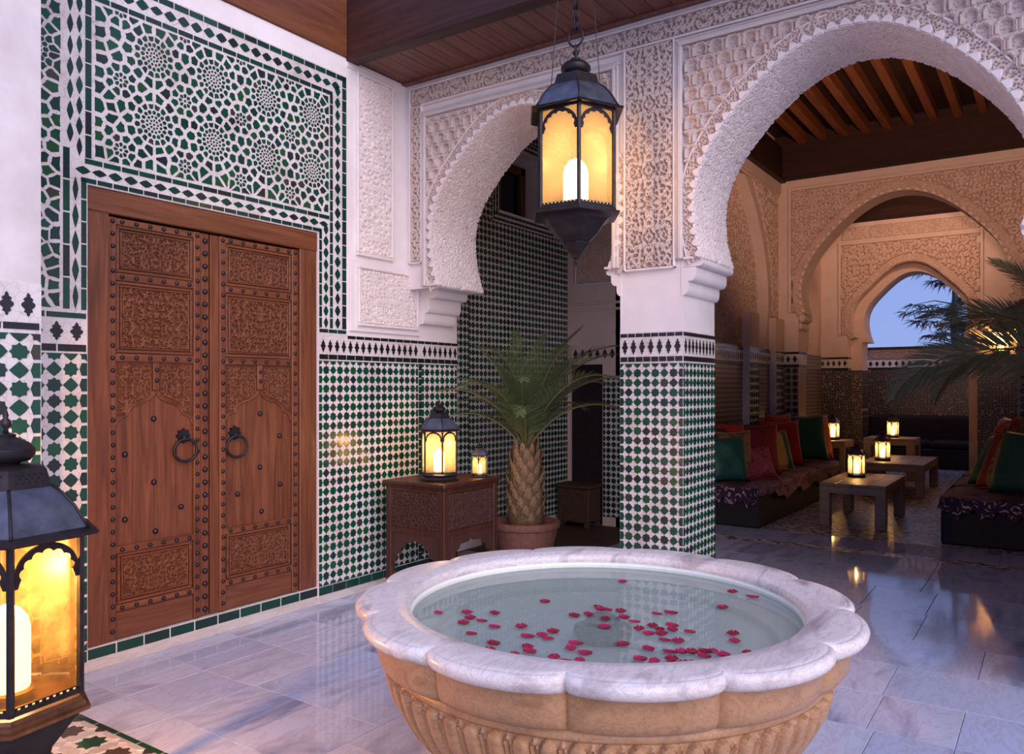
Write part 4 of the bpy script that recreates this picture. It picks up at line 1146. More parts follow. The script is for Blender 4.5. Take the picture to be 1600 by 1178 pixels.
    for i in range(len(mb.v)-nv, len(mb.v)):
        x, y, z = mb.v[i]; mb.v[i] = (XDR-.008+z, ring_y+y, zc-.012+x)
    mb.build('handle_rosette', 'iron', ha, 40)
    R_ = .066
    MB().tube([(XDR+.012+.010*math.sin(t), ring_y+R_*math.sin(t), zc-.018-R_+R_*math.cos(t)) for t in np.linspace(0, 2*PI, 33)[:-1]], .0085, 8, closed=True).build('handle_ring', 'iron', ha, True)
    return lf
leaf(2.304, 2.922, 2.345, 2.812, [2.322, 2.835, 2.895], 2.752, [(2.569, 1.32), (2.40, 1.13), (2.57, .96), (2.40, .77), (2.74, .80), (2.58, .68)], 1.478)
leaf(2.932, 3.610, 3.036, 3.545, [3.012, 3.570], 3.105, [(3.30, 1.33), (3.455, 1.18), (3.30, .985), (3.46, .86), (3.13, .83), (3.31, .70)], 1.478)

# ================================================================== LANTERNS
def hexpt(r, k, z, a0=0.0): a = a0+k*PI/3; return (r*math.cos(a), r*math.sin(a), z)
def hexring(mb, prof, a0=0.0): mb.lathe(prof, 6, a0=a0)
def lantern(name, label, loc, S, rz, group=None, style='table', flame_w=6.0, glass='amber_glass', pane_h=.40, big=True, glow='candle_globe'):
    """six-sided lantern; S = circumradius of the body. Base at z=0 of its origin"""
    t = thing(name, label, 'lantern', loc, rz, group)
    met = 'lantern_metal'
    z0 = {'table': .30, 'floor': 2.0, 'hanging': 0.0}[style]*S
    H = pane_h
    zb, zt = z0+.16*S, z0+.16*S+H
    mb = MB()
    if style == 'table':
        hexring(mb, [(1.10*S, 0), (1.12*S, .06*S), (1.02*S, .10*S), (.98*S, .22*S), (1.02*S, .26*S), (1.08*S, .30*S), (1.08*S, .33*S), (1.0*S, .36*S)]); mb.build('base', met, t, 25)
    elif style == 'floor':
        hexring(mb, [(.62*S, 0), (.64*S, .07*S), (.50*S, .14*S), (.40*S, .28*S), (.42*S, .60*S), (.52*S, .95*S), (.62*S, 1.35*S), (.86*S, 1.66*S), (.98*S, 1.80*S), (1.0*S, 1.85*S)]); mb.build('base', met, t, 25)
        mb = MB(); hexring(mb, [(1.02*S, 1.82*S), (1.12*S, 1.86*S), (1.13*S, 1.91*S), (1.07*S, 1.93*S), (1.07*S, 1.97*S), (1.02*S, 2.0*S), (1.0*S, 2.05*S)]); mb.build('tray', 'lantern_brass', t, 25)
    else:
        hexring(mb, [(.02*S, -1.18*S), (.05*S, -1.10*S), (.03*S, -1.02*S), (.10*S, -.98*S), (.12*S, -.93*S), (.30*S, -.72*S), (.36*S, -.66*S), (.34*S, -.62*S), (.52*S, -.48*S), (.56*S, -.44*S), (.80*S, -.14*S), (.92*S, -.06*S), (1.02*S, -.04*S)]); mb.build('tail', met, t, 25)
        mb = MB(); hexring(mb, [(1.02*S, -.05*S), (1.14*S, -.02*S), (1.15*S, .03*S), (1.05*S, .06*S), (1.05*S, .10*S), (1.0*S, .16*S)]); mb.build('tray', met, t, 25)
    # frame: posts and rails
    mb = MB(); pr = .045*S
    for k in range(6):
        p = hexpt(.99*S, k, 0); mb.tube([(p[0], p[1], z0+.1*S), (p[0], p[1], zt+.1*S)], pr*1.15, 6)
        q = hexpt(.99*S, k+1, 0)
        for z, r in ((zb-.02*S, .05*S), (zt+.03*S, .055*S)): mb.tube([(p[0], p[1], z), (q[0], q[1], z)], r, 4)
    mb.build('frame', met, t, 30)
    # arch screens and panes, one per side
    w = S*.99; half = w/2-.04*S; ap = .99*S*math.cos(PI/6)
    n = 7; inner = []; outer = []
    zs = zt-.62*half*1.5; rr = half
    for k in range(n*4+1):
        a = PI-PI*k/(n*4); sc = 1-.10*abs(math.sin((k/4)*PI)) if True else 1
        rx = half*.80*(1+.10*abs(math.sin(PI*k/4))); rz_ = (zt-zs-.05*S)*(.80+.11*abs(math.sin(PI*k/4)))
        inner.append((rx*math.cos(a), zs+rz_*math.sin(a)))
        outer.append((half*math.cos(a)*1.0, zs+(zt-zs-.005*S)*math.sin(a)))
    poly = [(-half, zs-.12*S)]+outer+[(half, zs-.12*S), (half*.90, zs-.12*S)]+inner[::-1]+[(-half*.90, zs-.12*S)]
    for k in range(6):
        M = Matrix.Rotation(k*PI/3+PI/6, 4, 'Z')
        if k == 0: first = MB().prism(poly, lambda a, b, d: (ap+d, a, b), -.012*S, .02*S).mesh('arch_screen', met, 30)
        link('arch_screen', first, t, M)
        mbp = MB().box(ap-.03*S, ap-.018*S, -half, half, zb, zt) if k == 0 else None
        if k == 0: pane = mbp.mesh('glass_pane', glass)
        link('glass_pane', pane, t, M)
        if big:
            if k == 0:
                lr = MB().box(ap-.012*S, ap+.014*S, -half, half, zb-.02*S, zb+.05*S); m2 = lr
                for j in range(9): pass
                rail = lr.mesh('sill_rail', met)
                ho = MB()
                for j in range(9): ho.box(ap+.0142*S, ap+.016*S, -half*.86+j*half*.215-.028*S*.6, -half*.86+j*half*.215+.028*S*.6, zb+.008*S, zb+.036*S)
                holes = ho.mesh('sill_perforation', 'lantern_glow')
            link('sill_rail', rail, t, M); stuff(link('sill_perforation', holes, t, M))
    # eaves, roof, collar, dome, finial
    ze = zt+.09*S
    mb = MB(); hexring(mb, [(1.0*S, ze-.03*S), (1.22*S, ze-.06*S), (1.25*S, ze-.02*S), (1.05*S, ze+.05*S), (.6*S, ze+.06*S)]); mb.build('eaves', met, t, 25)
    mb = MB(); hexring(mb, [(1.08*S, ze+.035*S), (1.02*S, ze+.14*S), (.90*S, ze+.34*S), (.74*S, ze+.52*S), (.60*S, ze+.62*S), (.5*S, ze+.63*S)])
    mb.build('roof', 'roof_metal', t, 25)
    for k in range(6):
        mb = MB(); pts = [hexpt(r*1.005, k, z) for r, z in ((1.10*S, ze+.03*S), (1.03*S, ze+.14*S), (.91*S, ze+.34*S), (.75*S, ze+.52*S), (.61*S, ze+.62*S))]
        mb.tube(pts, .022*S, 5); mb.build('roof_rib', met, t, True)
    mb = MB(); hexring(mb, [(.62*S, ze+.60*S), (.60*S, ze+.66*S), (.54*S, ze+.86*S), (.46*S, ze+.90*S), (.2*S, ze+.92*S)]); mb.build('vent_collar', met, t, 25)
    ca = math.cos(PI/6)
    for k in range(6):
        ho = MB()
        for j in range(5):
            for i in range(3):
                zz = ze+(.69+.05*i)*S; rr = (.60-.06*(zz-ze-.66*S)/(.2*S)*1.0)*S*ca+.003*S; yy = (-.18+.09*j+(.045 if i == 1 else 0))*S
                if abs(yy) > .21*S: continue
                c, s_ = math.cos(k*PI/3+PI/6), math.sin(k*PI/3+PI/6); q = .020*S
                v = [(rr, yy+q*math.cos(u), zz+q*math.sin(u)) for u in np.linspace(0, 2*PI, 7)[:-1]]
                ho.add([(x*c-y*s_, x*s_+y*c, z) for x, y, z in v], [tuple(range(6))])
        stuff(ho.build('vent_perforation', 'dark_hole', t))
    mb = MB(); mb.lathe([(.16*S, ze+.90*S), (.18*S, ze+.94*S), (.30*S, ze+.97*S), (.36*S, ze+1.05*S), (.36*S, ze+1.13*S), (.28*S, ze+1.22*S), (.16*S, ze+1.27*S), (.12*S, ze+1.30*S), (.13*S, ze+1.33*S), (.05*S, ze+1.36*S)], 20); mb.build('dome', met, t, 40)
    mb = MB(); mb.lathe([(.05*S, ze+1.34*S), (.03*S, ze+1.40*S), (.075*S, ze+1.46*S), (.07*S, ze+1.52*S), (.03*S, ze+1.56*S), (.04*S, ze+1.60*S), (.015*S, ze+1.68*S), (.004*S, ze+1.72*S)], 10); mb.build('finial', met, t, True)
    # candle in its cup, flame and its light
    MB().lathe([(.34*S, z0+.10*S), (.36*S, z0+.16*S), (.30*S, z0+.18*S), (.26*S, z0+.2*S)], 16).build('candle_dish', 'lantern_brass', t, 40)
    ch = H*.34
    cr = .30*S
    MB().lathe([(.28*S, z0+.17*S), (cr, z0+.2*S), (cr, z0+.16*S+H*.40), (.27*S, z0+.16*S+H*.47), (.17*S, z0+.16*S+H*.53), (.02*S, z0+.16*S+H*.56)], 16).build('candle_globe', glow, t, 40)
    fz = z0+.16*S+ch
    ld = bpy.data.lights.new('candle_light', 'POINT'); ld.energy = flame_w; ld.color = (1.0, .72, .43); ld.shadow_soft_size = .06*S
    lo = bpy.data.objects.new('candle_light', ld); COL.objects.link(lo); lo.parent = t; lo.location = (0, 0, z0+.16*S+H*.66)
    return t, ze
simple('lantern_glow', (.5, .3, .1), .6, emit=(1, .55, .2), es=1.0)

# hanging lantern: ring, chain, two thin stay wires to the eaves beam
HX, HY, HS = -2.34, 4.08, .245
hz = 1.5-(322-605)/1240*4.70-.0
hang, ze = lantern('hanging_lantern', 'large dark metal lantern with amber glass hanging by a chain from the eaves beam', (HX, HY, 2.505), HS, math.radians(4), style='hanging', flame_w=5.2, pane_h=.545)
zt_ = ze+1.66*HS
MB().tube([(.047*math.sin(t), 0, zt_+.05+.055*math.cos(t)) for t in np.linspace(0, 2*PI, 25)[:-1]], .007, 8, closed=True).build('hanging_ring', 'iron', hang, True)
zz = zt_+.085; i = 0
while 2.505+zz < 3.86:
    mb = MB(); pts = []
    for t in np.linspace(0, 2*PI, 17)[:-1]:
        a, b = .020*math.sin(t), .042*math.cos(t)
        pts.append((a, 0, zz+.04+b) if i % 2 else (0, a, zz+.04+b))
    mb.tube(pts, .0065, 6, closed=True).build('chain_link', 'iron', hang, True); zz += .066; i += 1
for sx in (-1, 1):
    M_ = Matrix.Rotation(-math.radians(4), 4, 'Z')
    p0 = Vector((sx*.60*HS*.82, sx*.60*HS*.56, ze+.66*HS)); p1 = Vector((sx*.085, sx*.058, 3.842-2.505))
    MB().tube([p0, p1], .0028, 5).build('stay_wire', 'iron', hang)

lantern('floor_lantern', 'big floor lantern with blue-grey metal roof at the far left of the courtyard', (-2.835, 1.205, 0), .236, math.radians(-20), style='floor', flame_w=48, glass='amber_glass_deep', pane_h=.50)

# ================================================================== SIDE TABLE WITH LANTERNS
st = thing('side_table', 'carved wooden side table with arched aprons against the tiled wall', 'table', (-3.765, 4.58, 0))
TW, TD, TH = .275, .32, .825
MB().bbox(-TW-.02, TW+.02, -TD-.02, TD+.02, TH-.03, TH, .008).build('tabletop', 'table_wood', st)
MB().bbox(-TW-.008, TW+.008, -TD-.008, TD+.008, TH-.045, TH-.03, .004).build('top_moulding', 'table_wood', st)
for sx in (-1, 1):
    for sy in (-1, 1):
        x, y = sx*(TW-.025), sy*(TD-.025)
        mb = MB(); mb.bbox(x-.025, x+.025, y-.025, y+.025, 0, TH-.045, .005); mb.build('leg', 'table_wood', st)
for sy in (-1, 1):
    y = sy*(TD-.012)
    for z0, z1 in ((.755, .78), (.45, .49)): MB().bbox(-TW+.05, TW-.05, y-.012, y+.012, z0, z1, .004).build('rail', 'table_wood', st)
    MB().box(-TW+.05, TW-.05, y-.006, y+.002, .49, .755).build('panel_back', 'carved_table_wood', st)
for sx in (-1, 1):
    x = sx*(TW-.012)
    for z0, z1 in ((.755, .78), (.45, .49)): MB().bbox(x-.012, x+.012, -TD+.05, TD-.05, z0, z1, .004).build('rail', 'table_wood', st)
    MB().box(x-.006, x+.002, -TD+.05, TD-.05, .49, .755).build('panel_back', 'carved_table_wood', st)
flat_relief('carved_panel', on_front(-TD+.010), -TW+.055, TW-.055, .495, .75, .0045, lambda u, v: drilled(u+2, v, .022, .010, .3)+.002, 'carved_table_wood', st)
flat_relief('carved_panel', on_left(TW-.010), -TD+.055, TD-.055, .495, .75, .0045, lambda u, v: drilled(u+5, v, .022, .010, .3)+.002, 'carved_table_wood', st)
def apron(W, zt, zb):
    half = [(-W, zb), (-W+.035, zb), (-W+.05, zb+.05), (-W+.085, zb+.06), (-W+.09, zb+.10), (-W+.13, zb+.115), (-W+.14, zb+.145), (-.03, zt-.06), (0, zt-.035)]
    pts = half+[(-a, b) for a, b in half[-2::-1]]
    return pts+[(W, zt), (-W, zt)]
for sy in (-1, 1): MB().prism(apron(TW-.05, .45, .24), lambda a, b, d: (a, sy*(TD-.012)+d, b), -.008, .008).build('apron', 'carved_table_wood', st)
for sx in (-1, 1): MB().prism(apron(TD-.05, .45, .24), lambda a, b, d: (sx*(TW-.012)+d, a, b), -.008, .008).build('apron', 'carved_table_wood', st)
lantern('table_lantern', 'lit dark lantern with round-shouldered roof on the carved side table', (-3.70, 4.46, TH), .134, math.radians(20), style='table', flame_w=3.4, pane_h=.295)
lantern('small_lantern', 'smallest lantern at the back of the carved side table beside the palm', (-3.58, 4.79, TH), .062, math.radians(0), style='table', flame_w=.5, pane_h=.13, big=False)

# ================================================================== FOUNTAIN
FX, FY = -1.263, 2.384
fo = thing('fountain', 'lobed marble basin with fluted bowl in the middle of the courtyard', 'fountain', (FX, FY, 0)); fo.scale = (.985, .985, 1)
NL = 12; PH = math.radians(21)
def lobe(th, rn, rl):
    u = ((th-PH)/(2*PI/NL)) % 1.0
    return rn+(rl-rn)*(max(0.0, 1-(2*u-1)**2))**.5
def ring_mesh(name, prof, nth, mat, rfun=None, smooth=50):
    """prof: list of (r_or_(rn,rl), z)"""
    v = []; f = []; m = len(prof)
    for i, (r, z) in enumerate(prof):
        for k in range(nth):
            th = PH+2*PI*k/nth
            if isinstance(r, tuple): rr = lobe(th, *r)
            else: rr = r
            if rfun: rr, z2 = rfun(th, rr, z, i)
            else: z2 = z
            v.append((rr*math.cos(th), rr*math.sin(th), z2))
    for i in range(m-1):
        for k in range(nth): f.append((i*nth+k, i*nth+(k+1) % nth, (i+1)*nth+(k+1) % nth, (i+1)*nth+k))
    mb = MB().add(v, f); return mb.build(name, mat, fo, smooth)
n_ = 480
rim = [(.655, .765), (.653, .778), (.657, .790), (.668, .797), (.685, .798), (.700, .803), (.715, .804), ((.742, .790), .803), ((.756, .808), .802), ((.759, .812), .800), ((.764, .818), .8015),
       ((.771, .826), .799), ((.776, .834), .793), ((.778, .838), .783), ((.776, .835), .771), ((.769, .826), .760), ((.757, .812), .752), ((.752, .800), .748)]
ring_mesh('rim', rim, n_, 'fountain_marble', None, 40)
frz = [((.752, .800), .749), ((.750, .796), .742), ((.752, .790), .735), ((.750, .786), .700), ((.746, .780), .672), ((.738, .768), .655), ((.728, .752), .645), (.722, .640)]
ring_mesh('frieze', frz, n_, 'bowl_marble_glow', None, 40)
NG = 60
def gad(th, r, z, i):
    u = ((th-PH)/(2*PI/NG)) % 1.0
    t = (z-.29)/(.615-.29)                      # 1 at the top of the flutes
    top = .60
    a = 0.0
    if u < .62:                                 # fat round-headed tongue
        x = (u-.31)/.31
        head = .612-.030*x*x
        if z < head: a = .016*math.sqrt(max(0, 1-x*x))+.004
    else:                                       # narrow raised loop with a groove in it
        x = (u-.81)/.17
        head = .606-.03*x*x
        if z < head and abs(x) < 1: a = .010*math.sqrt(max(0, 1-x*x))*(1-1.3*math.exp(-(x/.38)**2)) if z < head-.012 else .009
    fade = min(1, max(0, (z-.30)/.04))
    return r+a*fade-.004, z
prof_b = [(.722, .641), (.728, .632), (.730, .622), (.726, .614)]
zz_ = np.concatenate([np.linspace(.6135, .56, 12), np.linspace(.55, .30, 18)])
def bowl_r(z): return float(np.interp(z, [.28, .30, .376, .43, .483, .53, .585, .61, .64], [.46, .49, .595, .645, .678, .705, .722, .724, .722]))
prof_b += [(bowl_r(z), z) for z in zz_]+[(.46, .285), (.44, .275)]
ring_mesh('bowl', prof_b, NG*16, 'bowl_marble_glow', lambda th, r, z, i: gad(th, r, z, i) if i >= 4 else (r, z), 60)
MB().lathe([(.40, .285), (.43, .275), (.46, .262), (.50, .25), (.515, .225), (.505, .20), (.46, .185), (.42, .16), (.40, .12), (.42, .09), (.50, .075), (.56, .06), (.575, .03), (.575, 0)], 96).build('pedestal', 'fountain_marble', fo, 40)
MB().lathe([(.655, .766), (.648, .757), (.650, .74), (.648, .715), (.640, .700), (.60, .690), (.578, .688), (.573, .682), (.570, .665), (.555, .655), (.30, .650), (.0005, .648)], 128, cap=False).build('basin_lining', 'basin_marble', fo, 30)
wb = MB(); wb.lathe([(.0005, .7475), (.25, .7475), (.5, .7475), (.649, .7475)], 96, cap=False)
wb.build('water', 'water', fo, True)
MB().lathe([(.085, .645), (.088, .665), (.10, .672), (.10, .690), (.065, .696), (.05, .706), (.058, .716), (.05, .727), (.02, .731), (.0, .731)], 28).build('jet_nozzle', 'nozzle_stone', fo, 40)
# petals
PETALS = [(-1.375,2.759),(-1.468,2.345),(-1.688,2.032),(-1.608,2.083),(-1.526,2.127),(-1.564,2.043),(-1.517,2.042),(-1.547,1.986),(-1.442,2.007),(-1.370,2.051),(-1.466,1.920),(-1.308,1.989),(-1.277,2.023),(-1.264,2.067),(-1.245,2.004),(-1.355,1.882),(-1.255,1.911),(-1.326,1.818),(-1.248,1.833),(-1.224,1.874),(-1.148,1.881),(-1.100,1.858),(-1.076,1.898),(-1.154,2.010),(-1.142,1.963),(-1.092,1.955),(-1.287,2.397),(-1.298,2.255),(-1.266,2.293),(-1.258,2.362),(-1.245,2.386),(-1.198,2.390),(-1.198,2.281),(-1.152,2.322),(-1.106,2.303),(-1.162,2.208),(-1.065,2.249),(-1.037,2.082),(-1.086,2.426),(-1.049,2.457),(-1.044,2.303),(-1.019,2.219),(-1.009,2.279),(-0.992,2.332),(-0.972,2.291),(-0.987,2.241),(-0.955,2.193),(-0.916,2.200),(-0.959,2.088),(-0.939,1.990),(-0.907,2.014),(-0.892,1.973),(-0.898,2.097),(-0.869,2.113),(-0.847,2.132),(-0.873,2.050),(-0.852,2.016),(-0.827,2.026),(-0.806,2.053),(-0.972,2.838),(-0.894,2.824),(-0.932,2.621),(-0.924,2.308),(-0.806,2.359),(-0.778,2.292),(-0.819,2.159),(-0.803,2.179),(-0.847,2.133),(-0.806,2.118),(-0.763,2.152),(-0.718,2.223)]
def petal_mesh(w, l, cup):
    v = []; f = []; nu, nv = 7, 7
    for i in range(nu):
        for j in range(nv):
            u = i/(nu-1)*2-1; t = j/(nv-1)
            wid = w*math.sin(PI*min(1, .06+t*.90))**.8
            x = u*wid; y = (t-.5)*l; z = cup*(u*u*.55+(2*t-1)**2*.4)+.0012
            v.append((x, y, z))
    for i in range(nu-1):
        for j in range(nv-1): f.append((i*nv+j, (i+1)*nv+j, (i+1)*nv+j+1, i*nv+j+1))
    me = MB().add(v, f).mesh('rose_petal', 'rose_petal', True); return me
PM = [petal_mesh(.018, .045, .008), petal_mesh(.021, .042, .011), petal_mesh(.016, .040, .006), petal_mesh(.020, .048, .009)]
for i, (x, y) in enumerate(PETALS):
    o = link('rose_petal', PM[i % 4]); o.location = (x, y, .7478+.0008*(i % 5)); o.rotation_euler = (0, 0, 1.0+prnd.uniform(-.75, .75))
    tag(o, 'crimson rose petal floating on the water of the marble fountain', 'petal', 'rose petals on the fountain water')

# ================================================================== PALMS
def frond_mesh(length, droop, lift, n, lw, ll, seed, name='frond', mats=('palm_leaf', 'rachis'), fold=.5, twist=0.0):
    """feather leaf leaving the origin along +x, rising by `lift` radians and arching over by `droop`"""
    r = random.Random(seed); mb = MB(); pts = []; x = z = 0.0; N = 22
    for i in range(N+1):
        t = i/N; a = lift-droop*t**1.5
        pts.append(Vector((x, 0, z))); x += length/N*math.cos(a); z += length/N*math.sin(a)
    mb.tube(pts, [.011*(1-.85*i/N)+.0015 for i in range(N+1)], 5, 1)
    for i in range(n):
        t = .16+.84*i/(n-1); q = t*N; k = min(N-1, int(q)); p = pts[k].lerp(pts[k+1], q-k); tan = (pts[k+1]-pts[k]).normalized()
        up = Vector((0, 1, 0)).cross(tan).normalized()*-1
        for s in (-1, 1):
            L = ll*math.sin(PI*min(1, .22+t*.72))**.8*r.uniform(.88, 1.08)
            fwd = .55+.75*t; side = (Vector((0, s, 0))*math.cos(twist)+up*s*math.sin(twist))
            d = (side*math.cos(fold)+up*math.sin(fold)*.8).normalized()*math.cos(fwd*.9)+tan*math.sin(fwd*.9)
            d.normalize()
            w = lw*(1-.35*t); nrm = d.cross(tan).normalized(); wv = nrm.cross(d).normalized()*w
            sag = Vector((0, 0, -L*.16*r.uniform(.5, 1.5)))
            m1 = p+d*L*.35+sag*.12; m2 = p+d*L*.7+sag*.5; e = p+d*L+sag
            mb.add([p-wv*.35, p+wv*.35, m1+wv, m1-wv, m2+wv*.75, m2-wv*.75, e], [(0, 1, 2, 3), (3, 2, 4, 5), (5, 4, 6)])
    return mb.mesh(name, list(mats), False)
def palm(name, label, loc, trunk_h, trunk_r, z0, fronds, pot=True, meshes=None):
    t = thing(name, label, 'plant', loc)
    if pot:
        MB().lathe([(.17, 0), (.19, .02), (.235, .18), (.265, .30), (.268, .325), (.285, .335), (.292, .36), (.285, .385), (.262, .39), (.25, .37), (.24, .345)], 40).build('pot', 'terracotta', t, 40)
        MB().lathe([(.255, .33), (.15, .345), (0, .35)], 24).build('soil', 'soil', t, True)
    tr = MB().lathe([(trunk_r*.9, z0-.02), (trunk_r*1.05, z0+.1*trunk_h), (trunk_r*1.0, z0+.5*trunk_h), (trunk_r*.85, z0+.85*trunk_h), (trunk_r*.55, z0+trunk_h), (trunk_r*.2, z0+trunk_h+.05)], 18).build('trunk', 'trunk', t, True)
    hm = MB().add([(-.028, 0, 0), (.028, 0, 0), (.034, .012, .05), (-.034, .012, .05), (.016, .026, .105), (-.016, .026, .105), (0, .030, .125), (0, .022, .04), (0, -.004, 0)],
                  [(0, 8, 7, 3), (8, 1, 2, 7), (3, 7, 5), (7, 2, 4), (7, 4, 5), (5, 4, 6)]).mesh('leaf_base', 'husk')
    k = 0; rows = int(trunk_h/.062)
    for i in range(rows):
        zf = (i+.3)/rows; rad = trunk_r*float(np.interp(zf, [0, .1, .5, .85, 1], [.95, 1.05, 1.0, .85, .6]))
        for j in range(9):
            a = 2*PI*(j+.5*(i % 2))/9+.06*i
            M = Matrix.Translation((rad*.96*math.cos(a), rad*.96*math.sin(a), z0+zf*trunk_h)) @ Matrix.Rotation(a-PI/2, 4, 'Z') @ Matrix.Rotation(prnd.uniform(-.15, .25), 4, 'X') @ Matrix.Scale(prnd.uniform(.85, 1.2), 4)
            link('leaf_base', hm, tr, M)
    zc = z0+trunk_h-.02
    for (az, me, sc, roll) in fronds:
        M = Matrix.Translation((0, 0, zc)) @ Matrix.Rotation(az, 4, 'Z') @ Matrix.Rotation(roll, 4, 'X') @ Matrix.Scale(sc, 4)
        link('frond', me, t, M)
    return t
F_up = frond_mesh(1.15, .75, 1.42, 70, .0046, .25, 1, fold=.35)
F_mid = frond_mesh(1.2, 1.30, 1.30, 70, .0046, .27, 2, fold=.35)
F_out = frond_mesh(1.2, 1.55, 1.15, 70, .0046, .28, 3, fold=.3)
F_low = frond_mesh(1.05, 1.5, .95, 66, .0046, .26, 4, fold=.3)
fr = []
for k in range(5): fr.append((k*2*PI/5+.3, F_up, 1.0+.08*math.sin(k*3), .1*math.sin(k*5)))
for k in range(8): fr.append((k*2*PI/8+.1, F_mid, 1.0+.08*math.sin(k*2+1), .12*math.sin(k*7)))
for k in range(9): fr.append((k*2*PI/9+.45, F_out, 1.0+.06*math.sin(k*4), .1*math.sin(k*3)))
for k in range(5): fr.append((k*2*PI/5+.2, F_low, .95, .1*math.sin(k*3)))
fr = [(a, m, c*(1-.28*max(0, -math.cos(a))), ro) for a, m, c, ro in fr]
palm('potted_palm', 'bushy feather palm in a terracotta pot inside the small arch', (-3.66, 5.54, 0), .64, .145, .34, fr)
# palm at the right edge: its crown stands beside the right sofa
G_a = frond_mesh(2.1, 1.75, .55, 100, .0085, .50, 11, twist=1.0, mats=('palm_leaf_grey', 'rachis'))
G_b = frond_mesh(1.9, 1.15, .80, 90, .0085, .42, 12, twist=.8, mats=('palm_leaf_grey', 'rachis'))
G_c = frond_mesh(1.7, .65, 1.10, 84, .0085, .38, 13, twist=.6, mats=('palm_leaf_grey', 'rachis'))
fr = []
cy = math.radians(214.43)
for a, me, sc, ro in ((178, G_a, 1.0, .35), (196, G_b, .95, -.2), (165, G_b, .9, .1), (215, G_a, .9, .2), (240, G_b, .9, 0), (270, G_a, .8, 0), (320, G_b, .28, 0), (20, G_a, .26, 0), (140, G_c, .9, 0), (200, G_c, .9, 0), (100, G_b, .6, 0)):
    fr.append((math.radians(a), me, sc, ro))
palm('tall_palm', 'palm leaning in from the right edge beside the right sofa, long drooping grey-green frond', (.42, 9.2, 0), 1.25, .11, .34, fr)

# ================================================================== LOUNGE FURNITURE
def soft_box(w, d, h, seed, puff=.02, n=14):
    """cushioned slab centred at the origin, z from 0 to h"""
    r = random.Random(seed); v = []; f = []
    def ss(t, e): return math.copysign(abs(t)**e, t)
    nu, nv = 48, 14
    for j in range(nv+1):
        ph = -PI/2+PI*j/nv
        for k in range(nu):
            th = 2*PI*k/nu
            x = ss(math.cos(th), .22)*ss(math.cos(ph), .35)*w/2; y = ss(math.sin(th), .22)*ss(math.cos(ph), .35)*d/2; z = h/2+ss(math.sin(ph), .45)*h/2
            if z > h*.6: z += puff*math.sin(x*9+seed)*math.sin(y*5+seed*2)*.4
            v.append((x, y, z))
    for j in range(nv):
        for k in range(nu): f.append((j*nu+k, j*nu+(k+1) % nu, (j+1)*nu+(k+1) % nu, (j+1)*nu+k))
    return MB().add(v, f)
def pillow_mesh(name, w, h, t, mat, seed, ar=1.0, off=0.0):
    """plump square cushion standing in the xz plane, thickness along y, bottom edge at z=0"""
    r = random.Random(seed); v = []; f = []; n = 16
    for s in (1, -1):
        for i in range(n+1):
            for j in range(n+1):
                a = (i/n*2-1)*ar; b = j/n*2-1
                pinch = 1-.10*(1-abs(a)**2)*abs(b)**3; pin2 = 1-.10*(1-abs(b)**2)*abs(a)**3
                th = t/2*max(0, (1-a**4))**.5*max(0, (1-b**4))**.5
                th *= 1+.10*math.sin(a*5+seed)*math.sin(b*4+seed*1.7)
                v.append((a*w/2*pin2, s*(th+off), h/2+b*h/2*pinch))
    m = (n+1)**2
    for q in range(2):
        for i in range(n):
            for j in range(n): f.append(tuple(q*m+x for x in (i*(n+1)+j, (i+1)*(n+1)+j, (i+1)*(n+1)+j+1, i*(n+1)+j+1)))
    mb = MB().add(v, f); me = mb.mesh(name, mat, True)
    bm = bmesh.new(); bm.from_mesh(me); bmesh.ops.remove_doubles(bm, verts=bm.verts, dist=.0004); bmesh.ops.recalc_face_normals(bm, faces=bm.faces); bm.to_mesh(me); bm.free()
    return me
def cushion(label, loc, w, h, t, mat, rz, lean, seed, group, trim=None, pattern=None):
    c = thing('cushion', label, 'cushion', loc, rz, group)
    M = Matrix.Rotation(lean, 4, 'X')
    link('cover', pillow_mesh('cover', w, h, t, mat, seed), c, M)
    if pattern:        # woven band down the middle of the front
        pm = pillow_mesh('woven_band', w, h, t, pattern, seed, .36, .004); link('woven_band', pm, c, M)
    if trim:
        pts = []
        for a, b in [(x, -1) for x in np.linspace(-1, 1, 8)]+[(1, x) for x in np.linspace(-1, 1, 8)[1:]]+[(x, 1) for x in np.linspace(1, -1, 8)[1:]]+[(-1, x) for x in np.linspace(1, -1, 8)[1:-1]]:
            pinch = 1-.10*(1-abs(a)**2)*abs(b)**3; pin2 = 1-.10*(1-abs(b)**2)*abs(a)**3
            pts.append((a*w/2*pin2, 0, h/2+b*h/2*pinch))
        link('piping', MB().tube(pts, .009, 6, closed=True).mesh('piping', trim, True), c, M)
    return c
def drape_strip(x0, x1, y0, y1, z0, z1, seed):
    """cloth hanging down over a seat edge (plane normal +x), wavy hem"""
    mb = MB(); n = 40; v = []; f = []
    for i in range(n+1):
        t = i/n; y = y0+(y1-y0)*t; hem = z0+.035*math.sin(t*23+seed)+.02*math.sin(t*57+seed*2)
        for j in range(5):
            s = j/4; v.append((x0+(x1-x0)*s+.012*math.sin(t*60+seed)*s, y, z1+(hem-z1)*s))
    for i in range(n):
        for j in range(4): f.append((i*5+j, (i+1)*5+j, (i+1)*5+j+1, i*5+j+1))
    return mb.add(v, f)
